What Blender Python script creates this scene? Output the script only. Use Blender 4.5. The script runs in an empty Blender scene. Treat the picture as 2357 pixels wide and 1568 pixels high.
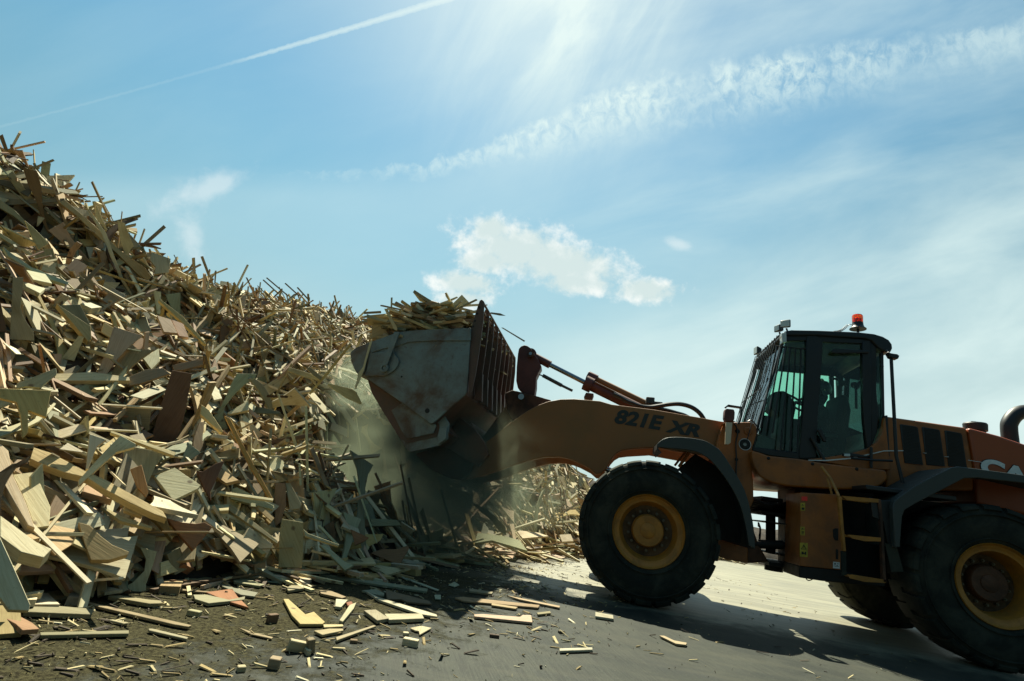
import bpy, bmesh, math, random
import numpy as np
from mathutils import Vector, Matrix
random.seed(11); rng = np.random.default_rng(7)
S = bpy.context.scene
COL = S.collection
# ------------------------------------------------------------------ camera
FPX, TH, RHO, PSI, HC = 1215.0, .279, .148, .20, 1.0
PCX, PCY = 1178.5, 784.0
Dv = Vector((-math.sin(PSI)*math.cos(TH), math.cos(PSI)*math.cos(TH), math.sin(TH)))
r0 = Vector((math.cos(PSI), math.sin(PSI), 0)); u0 = r0.cross(Dv)
Rv = math.cos(RHO)*r0 + math.sin(RHO)*u0
Uv = math.cos(RHO)*u0 - math.sin(RHO)*r0
O = Vector((0, 0, HC))
def ray(x, y): return Rv*((x-PCX)/FPX) - Uv*((y-PCY)/FPX) + Dv
def at(x, y, Y):
    v = ray(x, y); return O + v*(Y/v.y)
def atz(x, y, z=0.0):
    v = ray(x, y); return O + v*((z-HC)/v.z)
def proj(p):
    q = Vector(p)-O; z = q.dot(Dv)
    return PCX+FPX*q.dot(Rv)/z, PCY-FPX*q.dot(Uv)/z, z
cd = bpy.data.cameras.new('camera'); cam = bpy.data.objects.new('camera', cd); COL.objects.link(cam)
cam.matrix_world = Matrix((( Rv.x, Uv.x, -Dv.x, O.x), (Rv.y, Uv.y, -Dv.y, O.y), (Rv.z, Uv.z, -Dv.z, O.z), (0, 0, 0, 1)))
cd.sensor_width = 36; cd.lens = FPX/2357*36; cd.clip_end = 3000; cd.clip_start = .05
S.camera = cam
# ------------------------------------------------------------------ node helpers
class NT:
    def __init__(s, nt): s.t = nt
    def n(s, typ, **kw):
        nd = s.t.nodes.new(typ)
        for k, v in kw.items():
            if k.startswith('_'): nd.inputs[k[1:].replace('__', ' ')].default_value = v
            else: setattr(nd, k, v)
        return nd
    def put(s, inp, v):
        if isinstance(v, bpy.types.NodeSocket): s.t.links.new(v, inp)
        elif v is not None: inp.default_value = v
    def m(s, op, a, b=None, c=None, clamp=False):
        nd = s.t.nodes.new('ShaderNodeMath'); nd.operation = op; nd.use_clamp = clamp
        for i, v in enumerate((a, b, c)):
            if v is not None: s.put(nd.inputs[i], v)
        return nd.outputs[0]
    def vdot(s, a, v):
        nd = s.t.nodes.new('ShaderNodeVectorMath'); nd.operation = 'DOT_PRODUCT'
        s.put(nd.inputs[0], a); nd.inputs[1].default_value = tuple(v); return nd.outputs['Value']
    def vm(s, op, a, b):
        nd = s.t.nodes.new('ShaderNodeVectorMath'); nd.operation = op
        s.put(nd.inputs[0], a); s.put(nd.inputs[1], b); return nd.outputs[0]
    def comb(s, x, y, z=0.0):
        nd = s.t.nodes.new('ShaderNodeCombineXYZ')
        for i, v in enumerate((x, y, z)): s.put(nd.inputs[i], v)
        return nd.outputs[0]
    def noise(s, vec, scale, detail=4, rough=.55, dist=0.0, color=False):
        nd = s.t.nodes.new('ShaderNodeTexNoise'); s.put(nd.inputs['Vector'], vec)
        nd.inputs['Scale'].default_value = scale; nd.inputs['Detail'].default_value = detail
        nd.inputs['Roughness'].default_value = rough; nd.inputs['Distortion'].default_value = dist
        return nd.outputs[1 if color else 0]
    def ramp(s, fac, pts, interp='LINEAR'):
        nd = s.t.nodes.new('ShaderNodeValToRGB'); s.put(nd.inputs[0], fac); cr = nd.color_ramp; cr.interpolation = interp
        while len(cr.elements) < len(pts): cr.elements.new(.5)
        for e, (p, c) in zip(cr.elements, pts):
            e.position = p; e.color = (c, c, c, 1) if isinstance(c, (int, float)) else (*c, 1)
        return nd.outputs[0]
    def mix(s, f, a, b, blend='MIX'):
        nd = s.t.nodes.new('ShaderNodeMix'); nd.data_type = 'RGBA'; nd.blend_type = blend
        s.put(nd.inputs[0], f)
        for i, v in ((6, a), (7, b)):
            if isinstance(v, (tuple, list)) and len(v) == 3: v = (*v, 1)
            s.put(nd.inputs[i], v)
        return nd.outputs[2]
    def sstep(s, x, lo, hi):
        nd = s.t.nodes.new('ShaderNodeMapRange'); nd.interpolation_type = 'SMOOTHSTEP'
        s.put(nd.inputs[0], x); nd.inputs[1].default_value = lo; nd.inputs[2].default_value = hi
        return nd.outputs[0]
    def curve(s, x, pts):   # float curve over the range of pts
        xs = [p[0] for p in pts]; ys = [p[1] for p in pts]
        x0, x1, y0, y1 = xs[0], xs[-1], min(ys)-.01, max(ys)+.01
        mr = s.t.nodes.new('ShaderNodeMapRange'); s.put(mr.inputs[0], x); mr.inputs[1].default_value = x0; mr.inputs[2].default_value = x1
        fc = s.t.nodes.new('ShaderNodeFloatCurve'); s.t.links.new(mr.outputs[0], fc.inputs[1])
        c = fc.mapping.curves[0]
        while len(c.points) < len(pts): c.points.new(.5, .5)
        for pt, (a, b) in zip(c.points, pts): pt.location = ((a-x0)/(x1-x0), (b-y0)/(y1-y0))
        fc.mapping.update()
        return s.m('MULTIPLY_ADD', fc.outputs[0], y1-y0, y0)
# ------------------------------------------------------------------ light and sky
SUN_AZ, SUN_EL = math.radians(-21), math.radians(57)
sund = Vector((math.sin(SUN_AZ)*math.cos(SUN_EL), math.cos(SUN_AZ)*math.cos(SUN_EL), math.sin(SUN_EL)))
ld = bpy.data.lights.new('sun', 'SUN'); lo = bpy.data.objects.new('sun', ld); COL.objects.link(lo)
ld.energy = 5.0; ld.angle = math.radians(.5); ld.color = (1, .97, .78)
lo.rotation_euler = (-sund).to_track_quat('-Z', 'Y').to_euler(); lo.location = sund*60
W = bpy.data.worlds.new('World'); S.world = W; W.use_nodes = True
SKY, EXPO = .05, 1.15
def build_sky():
    t = NT(W.node_tree); W.node_tree.nodes.clear()
    sky = t.n('ShaderNodeTexSky', sky_type='NISHITA', sun_disc=False, sun_elevation=SUN_EL, sun_rotation=SUN_AZ, air_density=1.0, dust_density=1.2, ozone_density=1.0)
    tc = t.n('ShaderNodeTexCoord'); g = tc.outputs['Generated']
    zc = t.m('MAXIMUM', t.vdot(g, Dv), .08)
    u = t.m('DIVIDE', t.vdot(g, Rv), zc); v = t.m('DIVIDE', t.vdot(g, Uv), zc)
    front = t.sstep(t.vdot(g, Dv), .1, .35)
    P = t.comb(u, v)
    X = lambda px: (px-PCX)/FPX
    Yv = lambda py: (PCY-py)/FPX
    # old wide contrail broken into tufts
    c1 = t.curve(u, [(X(600), Yv(400)), (X(940), Yv(392)), (X(1180), Yv(330)), (X(1290), Yv(292)), (X(1400), Yv(250)), (X(1600), Yv(205)), (X(1850), Yv(168)), (X(2100), Yv(128)), (X(2500), Yv(60))])
    w1 = t.curve(u, [(X(600), .004), (X(900), .014), (X(1180), .034), (X(1400), .058), (X(1700), .068), (X(2100), .056), (X(2500), .056)])
    wob = t.m('MULTIPLY', t.m('SUBTRACT', t.noise(P, 26, 4, .6), .5), .055)
    d1 = t.m('ABSOLUTE', t.m('ADD', t.m('SUBTRACT', v, c1), wob))
    q1 = t.m('DIVIDE', t.m('ADD', t.m('SUBTRACT', v, c1), wob), w1)
    band = t.m('MULTIPLY', t.m('SUBTRACT', 1.0, t.sstep(q1, .25, .85)), t.sstep(q1, -1.5, .25))
    tex = t.m('MULTIPLY', t.sstep(t.noise(t.comb(t.m('MULTIPLY', u, 1.35), v), 34, 7, .66, .5), .30, .66), t.sstep(t.noise(P, 7, 4, .6), .2, .55))
    st1 = t.curve(u, [(X(600), 0.0), (X(900), .45), (X(1150), .9), (X(1400), 1.25), (X(1750), 1.15), (X(2100), .7), (X(2500), .65)])
    band = t.m('MULTIPLY', t.m('MULTIPLY', band, t.m('MULTIPLY_ADD', tex, .95, .05)), st1)
    below = t.m('MULTIPLY', t.sstep(t.m('SUBTRACT', c1, v), -.02, .05), t.sstep(t.m('SUBTRACT', v, c1), -.24, -.02))
    # fresh thin contrail
    k = (Yv(0)-Yv(298))/(X(1040)-X(0))
    l2 = t.m('MULTIPLY_ADD', t.m('SUBTRACT', u, X(0)), k, Yv(298))
    l2 = t.m('ADD', l2, t.m('MULTIPLY', t.m('POWER', t.m('SUBTRACT', u, X(520)), 2.0), .028))
    w2 = t.curve(u, [(X(-100), .0035), (X(400), .0035), (X(700), .0055), (X(1040), .0085), (X(1500), .012)])
    d2 = t.m('ABSOLUTE', t.m('ADD', t.m('SUBTRACT', v, l2), t.m('MULTIPLY', t.m('SUBTRACT', t.noise(P, 90, 3, .6), .5), .006)))
    s2 = t.curve(u, [(X(-100), .10), (X(250), .13), (X(480), .13), (X(590), .6), (X(800), .82), (X(1200), .9), (X(1500), .9)])
    trail = t.m('MULTIPLY', t.m('POWER', t.m('SUBTRACT', 1.0, t.m('DIVIDE', d2, w2), clamp=True), .5), s2)
    # cumulus
    nz = t.noise(P, 15, 8, .62, .2); nz2 = t.noise(P, 44, 5, .6)
    cum = None; wsp = None
    for (px, py, rx, ry, tilt) in ((1190, 575, 165, 72, -.12), (1285, 605, 190, 66, -.2), (1330, 650, 110, 38, -.1), (1488, 668, 92, 36, -.05), (1072, 652, 95, 36, -.1), (1065, 692, 78, 28, 0), (1130, 530, 60, 42, 0), (1562, 563, 42, 16, -.25), (1120, 600, 80, 40, 0), (420, 450, 80, 50, .5), (500, 425, 110, 34, .42), (440, 540, 40, 90, .2)):
        du = t.m('SUBTRACT', u, X(px)); dv = t.m('SUBTRACT', v, Yv(py))
        a = t.m('DIVIDE', t.m('ADD', t.m('MULTIPLY', du, math.cos(tilt)), t.m('MULTIPLY', dv, math.sin(tilt))), rx/FPX)
        b = t.m('DIVIDE', t.m('SUBTRACT', t.m('MULTIPLY', dv, math.cos(tilt)), t.m('MULTIPLY', du, math.sin(tilt))), ry/FPX)
        e = t.m('SUBTRACT', 1.0, t.m('SQRT', t.m('ADD', t.m('MULTIPLY', a, a), t.m('MULTIPLY', b, b))))
        if px < 600 or px > 1520:
            wsp = e if wsp is None else t.m('SMOOTH_MAX', wsp, e, .2); continue
        cum = e if cum is None else t.m('SMOOTH_MAX', cum, e, .12)
    cf = t.m('ADD', cum, t.m('ADD', t.m('MULTIPLY', t.m('SUBTRACT', nz, .5), 1.6), t.m('MULTIPLY', t.m('SUBTRACT', nz2, .5), 1.1)))
    cal = t.m('MULTIPLY', t.sstep(cf, -.12, .62), t.sstep(cum, -.55, -.15))
    # thin cirrus veils: stretched along two directions
    ca = t.comb(t.m('MULTIPLY', t.m('ADD', u, t.m('MULTIPLY', v, .45)), 1.0), t.m('MULTIPLY', t.m('SUBTRACT', v, t.m('MULTIPLY', u, .28)), 3.4))
    ver = t.noise(ca, 1.5, 7, .55, .3)
    cb = t.comb(t.m('MULTIPLY', t.m('SUBTRACT', u, t.m('MULTIPLY', v, .55)), 4.6), t.m('ADD', v, u))
    ver2 = t.noise(cb, 2.0, 6, .6, .5)
    right = t.sstep(u, -.15, .45)
    veil = t.m('MULTIPLY', t.sstep(ver, .3, .85), t.m('MULTIPLY_ADD', right, .66, .17))
    sx = t.m('SUBTRACT', u, X(1330)); sxx = t.m('ADD', sx, t.m('MULTIPLY', t.m('SUBTRACT', Yv(0), v), .22))
    col = t.m('EXPONENT', t.m('MULTIPLY', t.m('MULTIPLY', sxx, sxx), -22.0))
    streak = t.m('MULTIPLY', t.m('MULTIPLY', col, t.sstep(v, .22, .66)), t.m('MULTIPLY_ADD', t.sstep(ver2, .3, .72), .65, .25))
    low = t.m('MULTIPLY', t.sstep(v, .42, -.2), t.m('MULTIPLY_ADD', right, .25, .42))
    base = t.m('ADD', t.m('ADD', t.m('MULTIPLY', veil, .8), t.m('MULTIPLY', streak, 1.25)), t.m('ADD', low, t.m('MULTIPLY', below, .16)))
    # general thin cirrus for the rest of the sky
    al = t.m('MULTIPLY', t.m('ADD', t.m('MULTIPLY', t.m('MAXIMUM', band, trail), .8), t.m('MULTIPLY', base, t.m('SUBTRACT', 1.0, t.m('MULTIPLY', t.m('MAXIMUM', band, trail), .7)))), front, clamp=True)
    # colour of the clear air: Nishita pulled towards the photograph's cyan, darker away from the sun
    K = 1/(SKY*2**EXPO)
    sc = lambda c_, f=1.0: tuple(x*K*f for x in c_)
    gz = t.vdot(g, (0, 0, 1))
    grad = t.ramp(gz, [(0.0, (.58, .80, .72)), (.16, (.46, .74, .76)), (.34, (.28, .60, .74)), (.60, (.16, .43, .66)), (1.0, (.11, .26, .46))])
    grad = t.mix(1.0, grad, (K, K, K), 'MULTIPLY')
    side = t.ramp(t.m('MULTIPLY_ADD', t.vdot(g, sund), .5, .5), [(0.0, .14), (.4, .26), (.7, .52), (.83, .77), (.92, 1.0), (1.0, 1.12)])
    grad = t.mix(1.0, grad, side, 'MULTIPLY')
    tint = t.mix(1.0, sky.outputs[0], (.85, 1.2, 1.1), 'MULTIPLY')
    c = t.mix(.88, tint, grad)
    c = t.mix(t.m('MULTIPLY', al, .9), c, sc((.77, .94, .91)))
    wisp = t.m('MULTIPLY', t.sstep(t.m('ADD', wsp, t.m('MULTIPLY', t.m('SUBTRACT', nz, .5), 2.4)), -.1, 1.1), .5)
    c = t.mix(t.m('MULTIPLY', wisp, front), c, sc((.82, .92, .93)))
    shade = t.mix(t.sstep(t.m('ADD', nz, t.m('MULTIPLY', cum, -.35)), .25, .58), sc((.70, .82, .80)), sc((.98, 1.02, .98)))
    c = t.mix(t.m('MULTIPLY', t.m('MULTIPLY', cal, front), .92), c, shade)
    # aureole round the sun
    dt = t.vdot(g, sund)
    au = t.m('POWER', t.m('MAXIMUM', dt, 0.0), 22.0)
    c = t.mix(t.m('MULTIPLY', au, .5, clamp=True), c, sc((1.0, 1.08, 1.02)))
    bg = t.n('ShaderNodeBackground'); t.put(bg.inputs[0], c); bg.inputs[1].default_value = SKY
    out = t.n('ShaderNodeOutputWorld'); W.node_tree.links.new(bg.outputs[0], out.inputs[0])
build_sky()
S.view_settings.view_transform = 'Standard'; S.view_settings.look = 'None'
S.view_settings.exposure = EXPO; S.view_settings.gamma = 1
# ------------------------------------------------------------------ materials
AK = .42
def mat(name, base, rough=.6, metal=0.0, dirt=None, dirt_amt=.5, dirt_scale=3.0, bump=0.0, bscale=60, spec=.5, edges=None):
    m = bpy.data.materials.new(name); m.use_nodes = True; t = NT(m.node_tree); m.node_tree.nodes.clear()
    o = t.n('ShaderNodeOutputMaterial'); b = t.n('ShaderNodeBsdfPrincipled'); m.node_tree.links.new(b.outputs[0], o.inputs[0])
    b.inputs['Metallic'].default_value = metal; b.inputs['Specular IOR Level'].default_value = spec
    tc = t.n('ShaderNodeTexCoord').outputs['Object']
    c = (*[q*AK for q in base], 1)
    if dirt: dirt = tuple(q*AK for q in dirt)
    if dirt:
        f = t.sstep(t.noise(tc, dirt_scale, 8, .66, .4), .5-.12, .5+.16)
        f = t.m('MULTIPLY', f, dirt_amt)
        f2 = t.m('MULTIPLY', t.sstep(t.noise(tc, dirt_scale*14, 4, .7), .56, .72), dirt_amt*.7)
        c = t.mix(t.m('MAXIMUM', f, f2), c, dirt)
        t.put(b.inputs['Roughness'], t.m('MULTIPLY_ADD', f, .3, rough, clamp=True))
    else: b.inputs['Roughness'].default_value = rough
    t.put(b.inputs['Base Color'], c)
    if bump:
        bp = t.n('ShaderNodeBump'); bp.inputs['Strength'].default_value = bump; bp.inputs['Distance'].default_value = .01
        t.put(bp.inputs['Height'], t.noise(tc, bscale, 5, .6)); m.node_tree.links.new(bp.outputs[0], b.inputs['Normal'])
    return m
M = {}
M['orange'] = mat('orange_paint', (.80, .22, .014), .42, 0, (.17, .085, .035), .6, 2.2, .1, 50)
M['arm'] = mat('dusty_orange_paint', (.66, .24, .045), .5, 0, (.46, .24, .08), .6, 1.6, .12, 70)
M['hood'] = mat('hood_paint', (.70, .125, .008), .4, 0, (.6, .13, .03), .35, 2.0)
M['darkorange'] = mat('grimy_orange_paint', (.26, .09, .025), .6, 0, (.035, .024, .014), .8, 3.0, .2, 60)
M['rim'] = mat('rim_paint', (.98, .38, .03), .5, 0, (.45, .2, .04), .6, 5.0, .1, 80)
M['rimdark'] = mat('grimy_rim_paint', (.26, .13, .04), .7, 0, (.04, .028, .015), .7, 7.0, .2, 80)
M['steel'] = mat('scraped_bucket_steel', (.40, .50, .46), .42, .3, (.24, .13, .065), .95, 1.3, .4, 45)
M['rust'] = mat('rusty_brown_steel', (.27, .13, .08), .6, .1, (.2, .17, .12), .7, 3.0, .3, 60)
M['crank'] = mat('red_brown_paint', (.30, .07, .04), .5, 0, (.1, .05, .035), .6, 3.0, .15, 60)
M['black'] = mat('black_plastic', (.018, .02, .018), .45, 0, (.06, .06, .05), .4, 4.0)
M['grey'] = mat('fender_grey_plastic', (.07, .085, .07), .5, 0, (.11, .115, .1), .5, 3.0, .1, 90)
M['grime'] = mat('greasy_black_metal', (.02, .018, .014), .55, .2, (.05, .035, .02), .7, 6.0, .2, 60)
M['rubber'] = mat('tyre_rubber', (.026, .030, .020), .85, 0, (.15, .15, .105), .6, 3.0, .35, 45, .3)
M['chrome'] = mat('chrome_rod', (.6, .62, .65), .12, 1.0)
M['hose'] = mat('hydraulic_hose_rubber', (.012, .013, .013), .4)
M['white'] = mat('white_paint', (1.6, 1.6, 1.5), .5, 0, (1.0, 1.0, .85), .4, 12)
M['deca'] = mat('dark_green_decal', (.016, .036, .032), .5, 0, (.12, .075, .03), .5, 16)
M['beige'] = mat('beige_reflector', (1.3, 1.0, .65), .4)
M['yellow'] = mat('yellow_sticker', (1.1, .8, .05), .5, 0, (.2, .14, .02), .5, 12)
M['red'] = mat('red_reflector', (1.9, .05, .02), .35)
M['lamp'] = mat('lamp_lens', (1.2, 1.3, 1.2), .15)
M['seat'] = mat('seat_fabric', (.02, .022, .022), .9)
M['cloth'] = mat('dark_work_clothes', (.02, .035, .045), .9)
M['vest'] = mat('yellow_green_vest', (.35, .42, .06), .8)
M['skin'] = mat('skin', (.4, .22, .15), .6)
M['helmet'] = mat('dark_helmet_shell', (.03, .04, .05), .4)
M['liner'] = mat('cab_headliner', (.12, .13, .12), .95)
def glass_mat():
    m = bpy.data.materials.new('green_tinted_glass'); m.use_nodes = True; t = NT(m.node_tree); m.node_tree.nodes.clear()
    o = t.n('ShaderNodeOutputMaterial'); tr = t.n('ShaderNodeBsdfTransparent'); gl = t.n('ShaderNodeBsdfGlossy'); gl.inputs['Roughness'].default_value = .03
    tr.inputs[0].default_value = (.76, .95, .87, 1); df = t.n('ShaderNodeBsdfDiffuse'); df.inputs[0].default_value = (.32, .36, .3, 1)
    tc = t.n('ShaderNodeTexCoord').outputs['Object']
    fr = t.n('ShaderNodeFresnel'); fr.inputs[0].default_value = 1.45
    mx = t.n('ShaderNodeMixShader'); t.put(mx.inputs[0], fr.outputs[0]); t.t.links.new(tr.outputs[0], mx.inputs[1]); t.t.links.new(gl.outputs[0], mx.inputs[2])
    m2 = t.n('ShaderNodeMixShader'); t.put(m2.inputs[0], t.m('MULTIPLY', t.sstep(t.noise(tc, 3.5, 7, .65), .45, .8), .07)); t.t.links.new(mx.outputs[0], m2.inputs[1]); t.t.links.new(df.outputs[0], m2.inputs[2])
    t.t.links.new(m2.outputs[0], o.inputs[0]); return m
M['glass'] = glass_mat()
def amber():
    m = bpy.data.materials.new('orange_beacon_lens'); m.use_nodes = True; b = m.node_tree.nodes['Principled BSDF']
    b.inputs['Base Color'].default_value = (1, .12, .01, 1); b.inputs['Roughness'].default_value = .15; b.inputs['Transmission Weight'].default_value = .75
    return m
M['amber'] = amber()
def wood_mat():
    m = bpy.data.materials.new('sawn_wood'); m.use_nodes = True; t = NT(m.node_tree); m.node_tree.nodes.clear()
    o = t.n('ShaderNodeOutputMaterial'); b = t.n('ShaderNodeBsdfPrincipled'); t.t.links.new(b.outputs[0], o.inputs[0])
    uv = t.n('ShaderNodeUVMap', uv_map='grain').outputs[0]
    at_ = t.n('ShaderNodeAttribute', attribute_name='tone').outputs[0]
    sp = t.n('ShaderNodeSeparateXYZ'); t.put(sp.inputs[0], uv)
    gu = t.comb(t.m('MULTIPLY', sp.outputs[0], 1.6), t.m('MULTIPLY', sp.outputs[1], 34.0))
    g = t.noise(gu, 2.2, 5, .6, .8)
    gs = t.sstep(g, .35, .75)
    big = t.noise(uv, 3.0, 3, .6)
    kn = t.n('ShaderNodeTexVoronoi'); t.put(kn.inputs['Vector'], t.comb(t.m('MULTIPLY', sp.outputs[0], .8), sp.outputs[1])); kn.inputs['Scale'].default_value = 5.5
    knot = t.m('SUBTRACT', 1.0, t.sstep(kn.outputs[0], .05, .13))
    at_ = t.mix(1.0, at_, (.84, .82, .71), 'MULTIPLY')
    c = t.mix(t.m('MULTIPLY', gs, .45), at_, (.5, .38, .22), 'MULTIPLY')
    c = t.mix(t.sstep(big, .5, .75), c, t.mix(1.0, c, (.72, .68, .62), 'MULTIPLY'))
    c = t.mix(t.m('MULTIPLY', knot, .75), c, (.07, .035, .018))
    sp2 = t.sstep(t.noise(uv, 60, 3, .6), .64, .7)
    c = t.mix(t.m('MULTIPLY', sp2, .5), c, (.08, .05, .03))
    t.put(b.inputs['Base Color'], c); b.inputs['Roughness'].default_value = .78; b.inputs['Specular IOR Level'].default_value = .3
    bp = t.n('ShaderNodeBump'); bp.inputs['Strength'].default_value = .35; bp.inputs['Distance'].default_value = .006; t.put(bp.inputs['Height'], g); t.t.links.new(bp.outputs[0], b.inputs['Normal'])
    return m
M['wood'] = wood_mat()
# ------------------------------------------------------------------ object helpers
def tag(o, label=None, cat=None, group=None, kind=None):
    if label: o['label'] = label
    if cat: o['category'] = cat
    if group: o['group'] = group
    if kind: o['kind'] = kind
    return o
def empty(name, loc):
    o = bpy.data.objects.new(name, None); COL.objects.link(o); o.location = loc; o.empty_display_size = .2; return o
def rootof(o):
    while o.parent: o = o.parent
    return o
class MB:
    def __init__(s): s.v = []; s.f = []; s.sm = []
    def add(s, vs, fs, smooth=False):
        k = len(s.v); s.v += [tuple(v) for v in vs]; s.f += [tuple(i+k for i in f) for f in fs]; s.sm += [smooth]*len(fs); return s
    def box(s, a, b):
        x0, y0, z0 = a; x1, y1, z1 = b
        return s.add([(x0,y0,z0),(x1,y0,z0),(x1,y1,z0),(x0,y1,z0),(x0,y0,z1),(x1,y0,z1),(x1,y1,z1),(x0,y1,z1)], [(0,3,2,1),(4,5,6,7),(0,1,5,4),(1,2,6,5),(2,3,7,6),(3,0,4,7)])
    def prism(s, pts, y0, y1):      # pts: points whose x,z are used
        n = len(pts); p = [(q[0], q[-1]) for q in pts]
        ar = sum(p[i][0]*p[(i+1) % n][1]-p[(i+1) % n][0]*p[i][1] for i in range(n))
        if ar < 0: p = p[::-1]
        vs = [(x, y0, z) for x, z in p]+[(x, y1, z) for x, z in p]
        fs = [tuple(range(n)), tuple(range(2*n-1, n-1, -1))]
        fs += [(i, i+n, (i+1) % n+n, (i+1) % n) for i in range(n)]
        return s.add(vs, fs)
    def sheet(s, pts, y0, y1, th):  # polyline in xz swept along y with a thickness
        n = len(pts); up = []
        P = [Vector((q[0], q[-1])) for q in pts]
        for i in range(n):
            d = (P[min(i+1, n-1)]-P[max(i-1, 0)]).normalized(); up.append(Vector((-d.y, d.x))*th)
        o = [(p.x, p.y) for p in P]; q = [(p.x+w.x, p.y+w.y) for p, w in zip(P, up)]
        for i in range(n-1):
            s.prism([(o[i][0], o[i][1]), (o[i+1][0], o[i+1][1]), (q[i+1][0], q[i+1][1]), (q[i][0], q[i][1])], y0, y1)
        return s
    def tube(s, pts, r, n=10, caps=True):
        pts = [Vector(p) for p in pts]; rs = r if isinstance(r, (list, tuple)) else [r]*len(pts)
        vs = []; ref = None
        for i, p in enumerate(pts):
            d = (pts[min(i+1, len(pts)-1)]-pts[max(i-1, 0)]).normalized()
            if ref is None:
                ref = d.orthogonal().normalized()
            else:
                ref = (ref-d*ref.dot(d)).normalized()
            b = d.cross(ref)
            vs += [p+(ref*math.cos(a)+b*math.sin(a))*rs[i] for a in [2*math.pi*k/n for k in range(n)]]
        fs = [(i*n+k, i*n+(k+1) % n, (i+1)*n+(k+1) % n, (i+1)*n+k) for i in range(len(pts)-1) for k in range(n)]
        k0 = len(s.v); s.add(vs, fs, True)
        if caps:
            s.f += [tuple(k0+k for k in range(n-1, -1, -1)), tuple(k0+(len(pts)-1)*n+k for k in range(n))]; s.sm += [False, False]
        return s
    def lathe(s, prof, c, axis='Y', n=48, closed=False):   # prof: (r, h) along axis from c
        vs = []
        for r, h in prof:
            for k in range(n):
                a = 2*math.pi*k/n; x, z = r*math.cos(a), r*math.sin(a)
                vs.append((c[0]+x, c[1]+h, c[2]+z) if axis == 'Y' else (c[0]+x, c[1]+z, c[2]+h) if axis == 'Z' else (c[0]+h, c[1]+x, c[2]+z))
        m = len(prof); fs = []
        for i in range(m if closed else m-1):
            j = (i+1) % m
            fs += [(i*n+k, i*n+(k+1) % n, j*n+(k+1) % n, j*n+k) for k in range(n)]
        return s.add(vs, fs, True)
    def sphere(s, c, r, n=16, sc=(1, 1, 1)):
        prof = [(max(1e-4, r*math.sin(math.pi*i/(n//2))), -r*math.cos(math.pi*i/(n//2))) for i in range(n//2+1)]
        k = len(s.v); s.lathe(prof, (0, 0, 0), 'Z', n)
        for i in range(k, len(s.v)):
            x, y, z = s.v[i]; s.v[i] = (c[0]+x*sc[0], c[1]+y*sc[1], c[2]+z*sc[2])
        return s
    def build(s, name, m, parent=None, bevel=0.0, seg=2, ang=35):
        off = Vector((0, 0, 0))
        if parent is not None: off = rootof(parent).location
        me = bpy.data.meshes.new(name); me.from_pydata([(v[0]-off.x, v[1]-off.y, v[2]-off.z) for v in s.v], [], s.f)
        me.polygons.foreach_set('use_smooth', s.sm); me.materials.append(M[m] if isinstance(m, str) else m); me.update()
        bm = bmesh.new(); bm.from_mesh(me); bmesh.ops.recalc_face_normals(bm, faces=bm.faces); bm.to_mesh(me); bm.free()
        try: me.set_sharp_from_angle(angle=math.radians(ang))
        except Exception: pass
        o = bpy.data.objects.new(name, me); COL.objects.link(o)
        if parent is not None: o.parent = parent
        if bevel:
            bv = o.modifiers.new('bevel', 'BEVEL'); bv.width = bevel; bv.segments = seg; bv.limit_method = 'ANGLE'; bv.angle_limit = math.radians(30); bv.harden_normals = False
        return o
def A(pts, Y): return [at(x, y, Y) for x, y in pts]
def smooth_poly(pts, k=4, closed=False):   # catmull-rom
    P = [Vector(p) for p in pts]; n = len(P); out = []
    for i in range(n if closed else n-1):
        p0, p1, p2, p3 = (P[(i-1) % n], P[i], P[(i+1) % n], P[(i+2) % n]) if closed else (P[max(i-1, 0)], P[i], P[i+1], P[min(i+2, n-1)])
        for j in range(k):
            t = j/k; out.append(.5*((2*p1)+(p2-p0)*t+(2*p0-5*p1+4*p2-p3)*t*t+(3*p1-p0-3*p2+p3)*t**3))
    if not closed: out.append(P[-1])
    return out
# ================================================================== WHEEL LOADER (front towards -X, near side at low Y)
CY = 7.97
L = tag(empty('wheel_loader', (2.3, CY, 0)), 'dusty orange wheel loader with its loaded bucket raised beside the wood heap', 'wheel loader')
mir = lambda y: 2*CY-y
def z4(x, y): return (1150.9+x*.27344, 773.4+y*.27344)
def z1(x, y): return (1611.2+x*.3164, 681.3+y*.3164)
def z8(x, y): return (644.5+x*.32294, 644.5+y*.32294)
def zR(x, y): return (1703.3+x*.32476, 1058.8+y*.32476)
def zB(x, y): return (1289+x*.2701, 1012.8+y*.2701)
def zL(x, y): return (1703.3+x*.17613, 1104.8+y*.17613)      # second close-up of the hinge
def AZ(f, pts, Y): return A([f(*p) for p in pts], Y)
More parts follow.
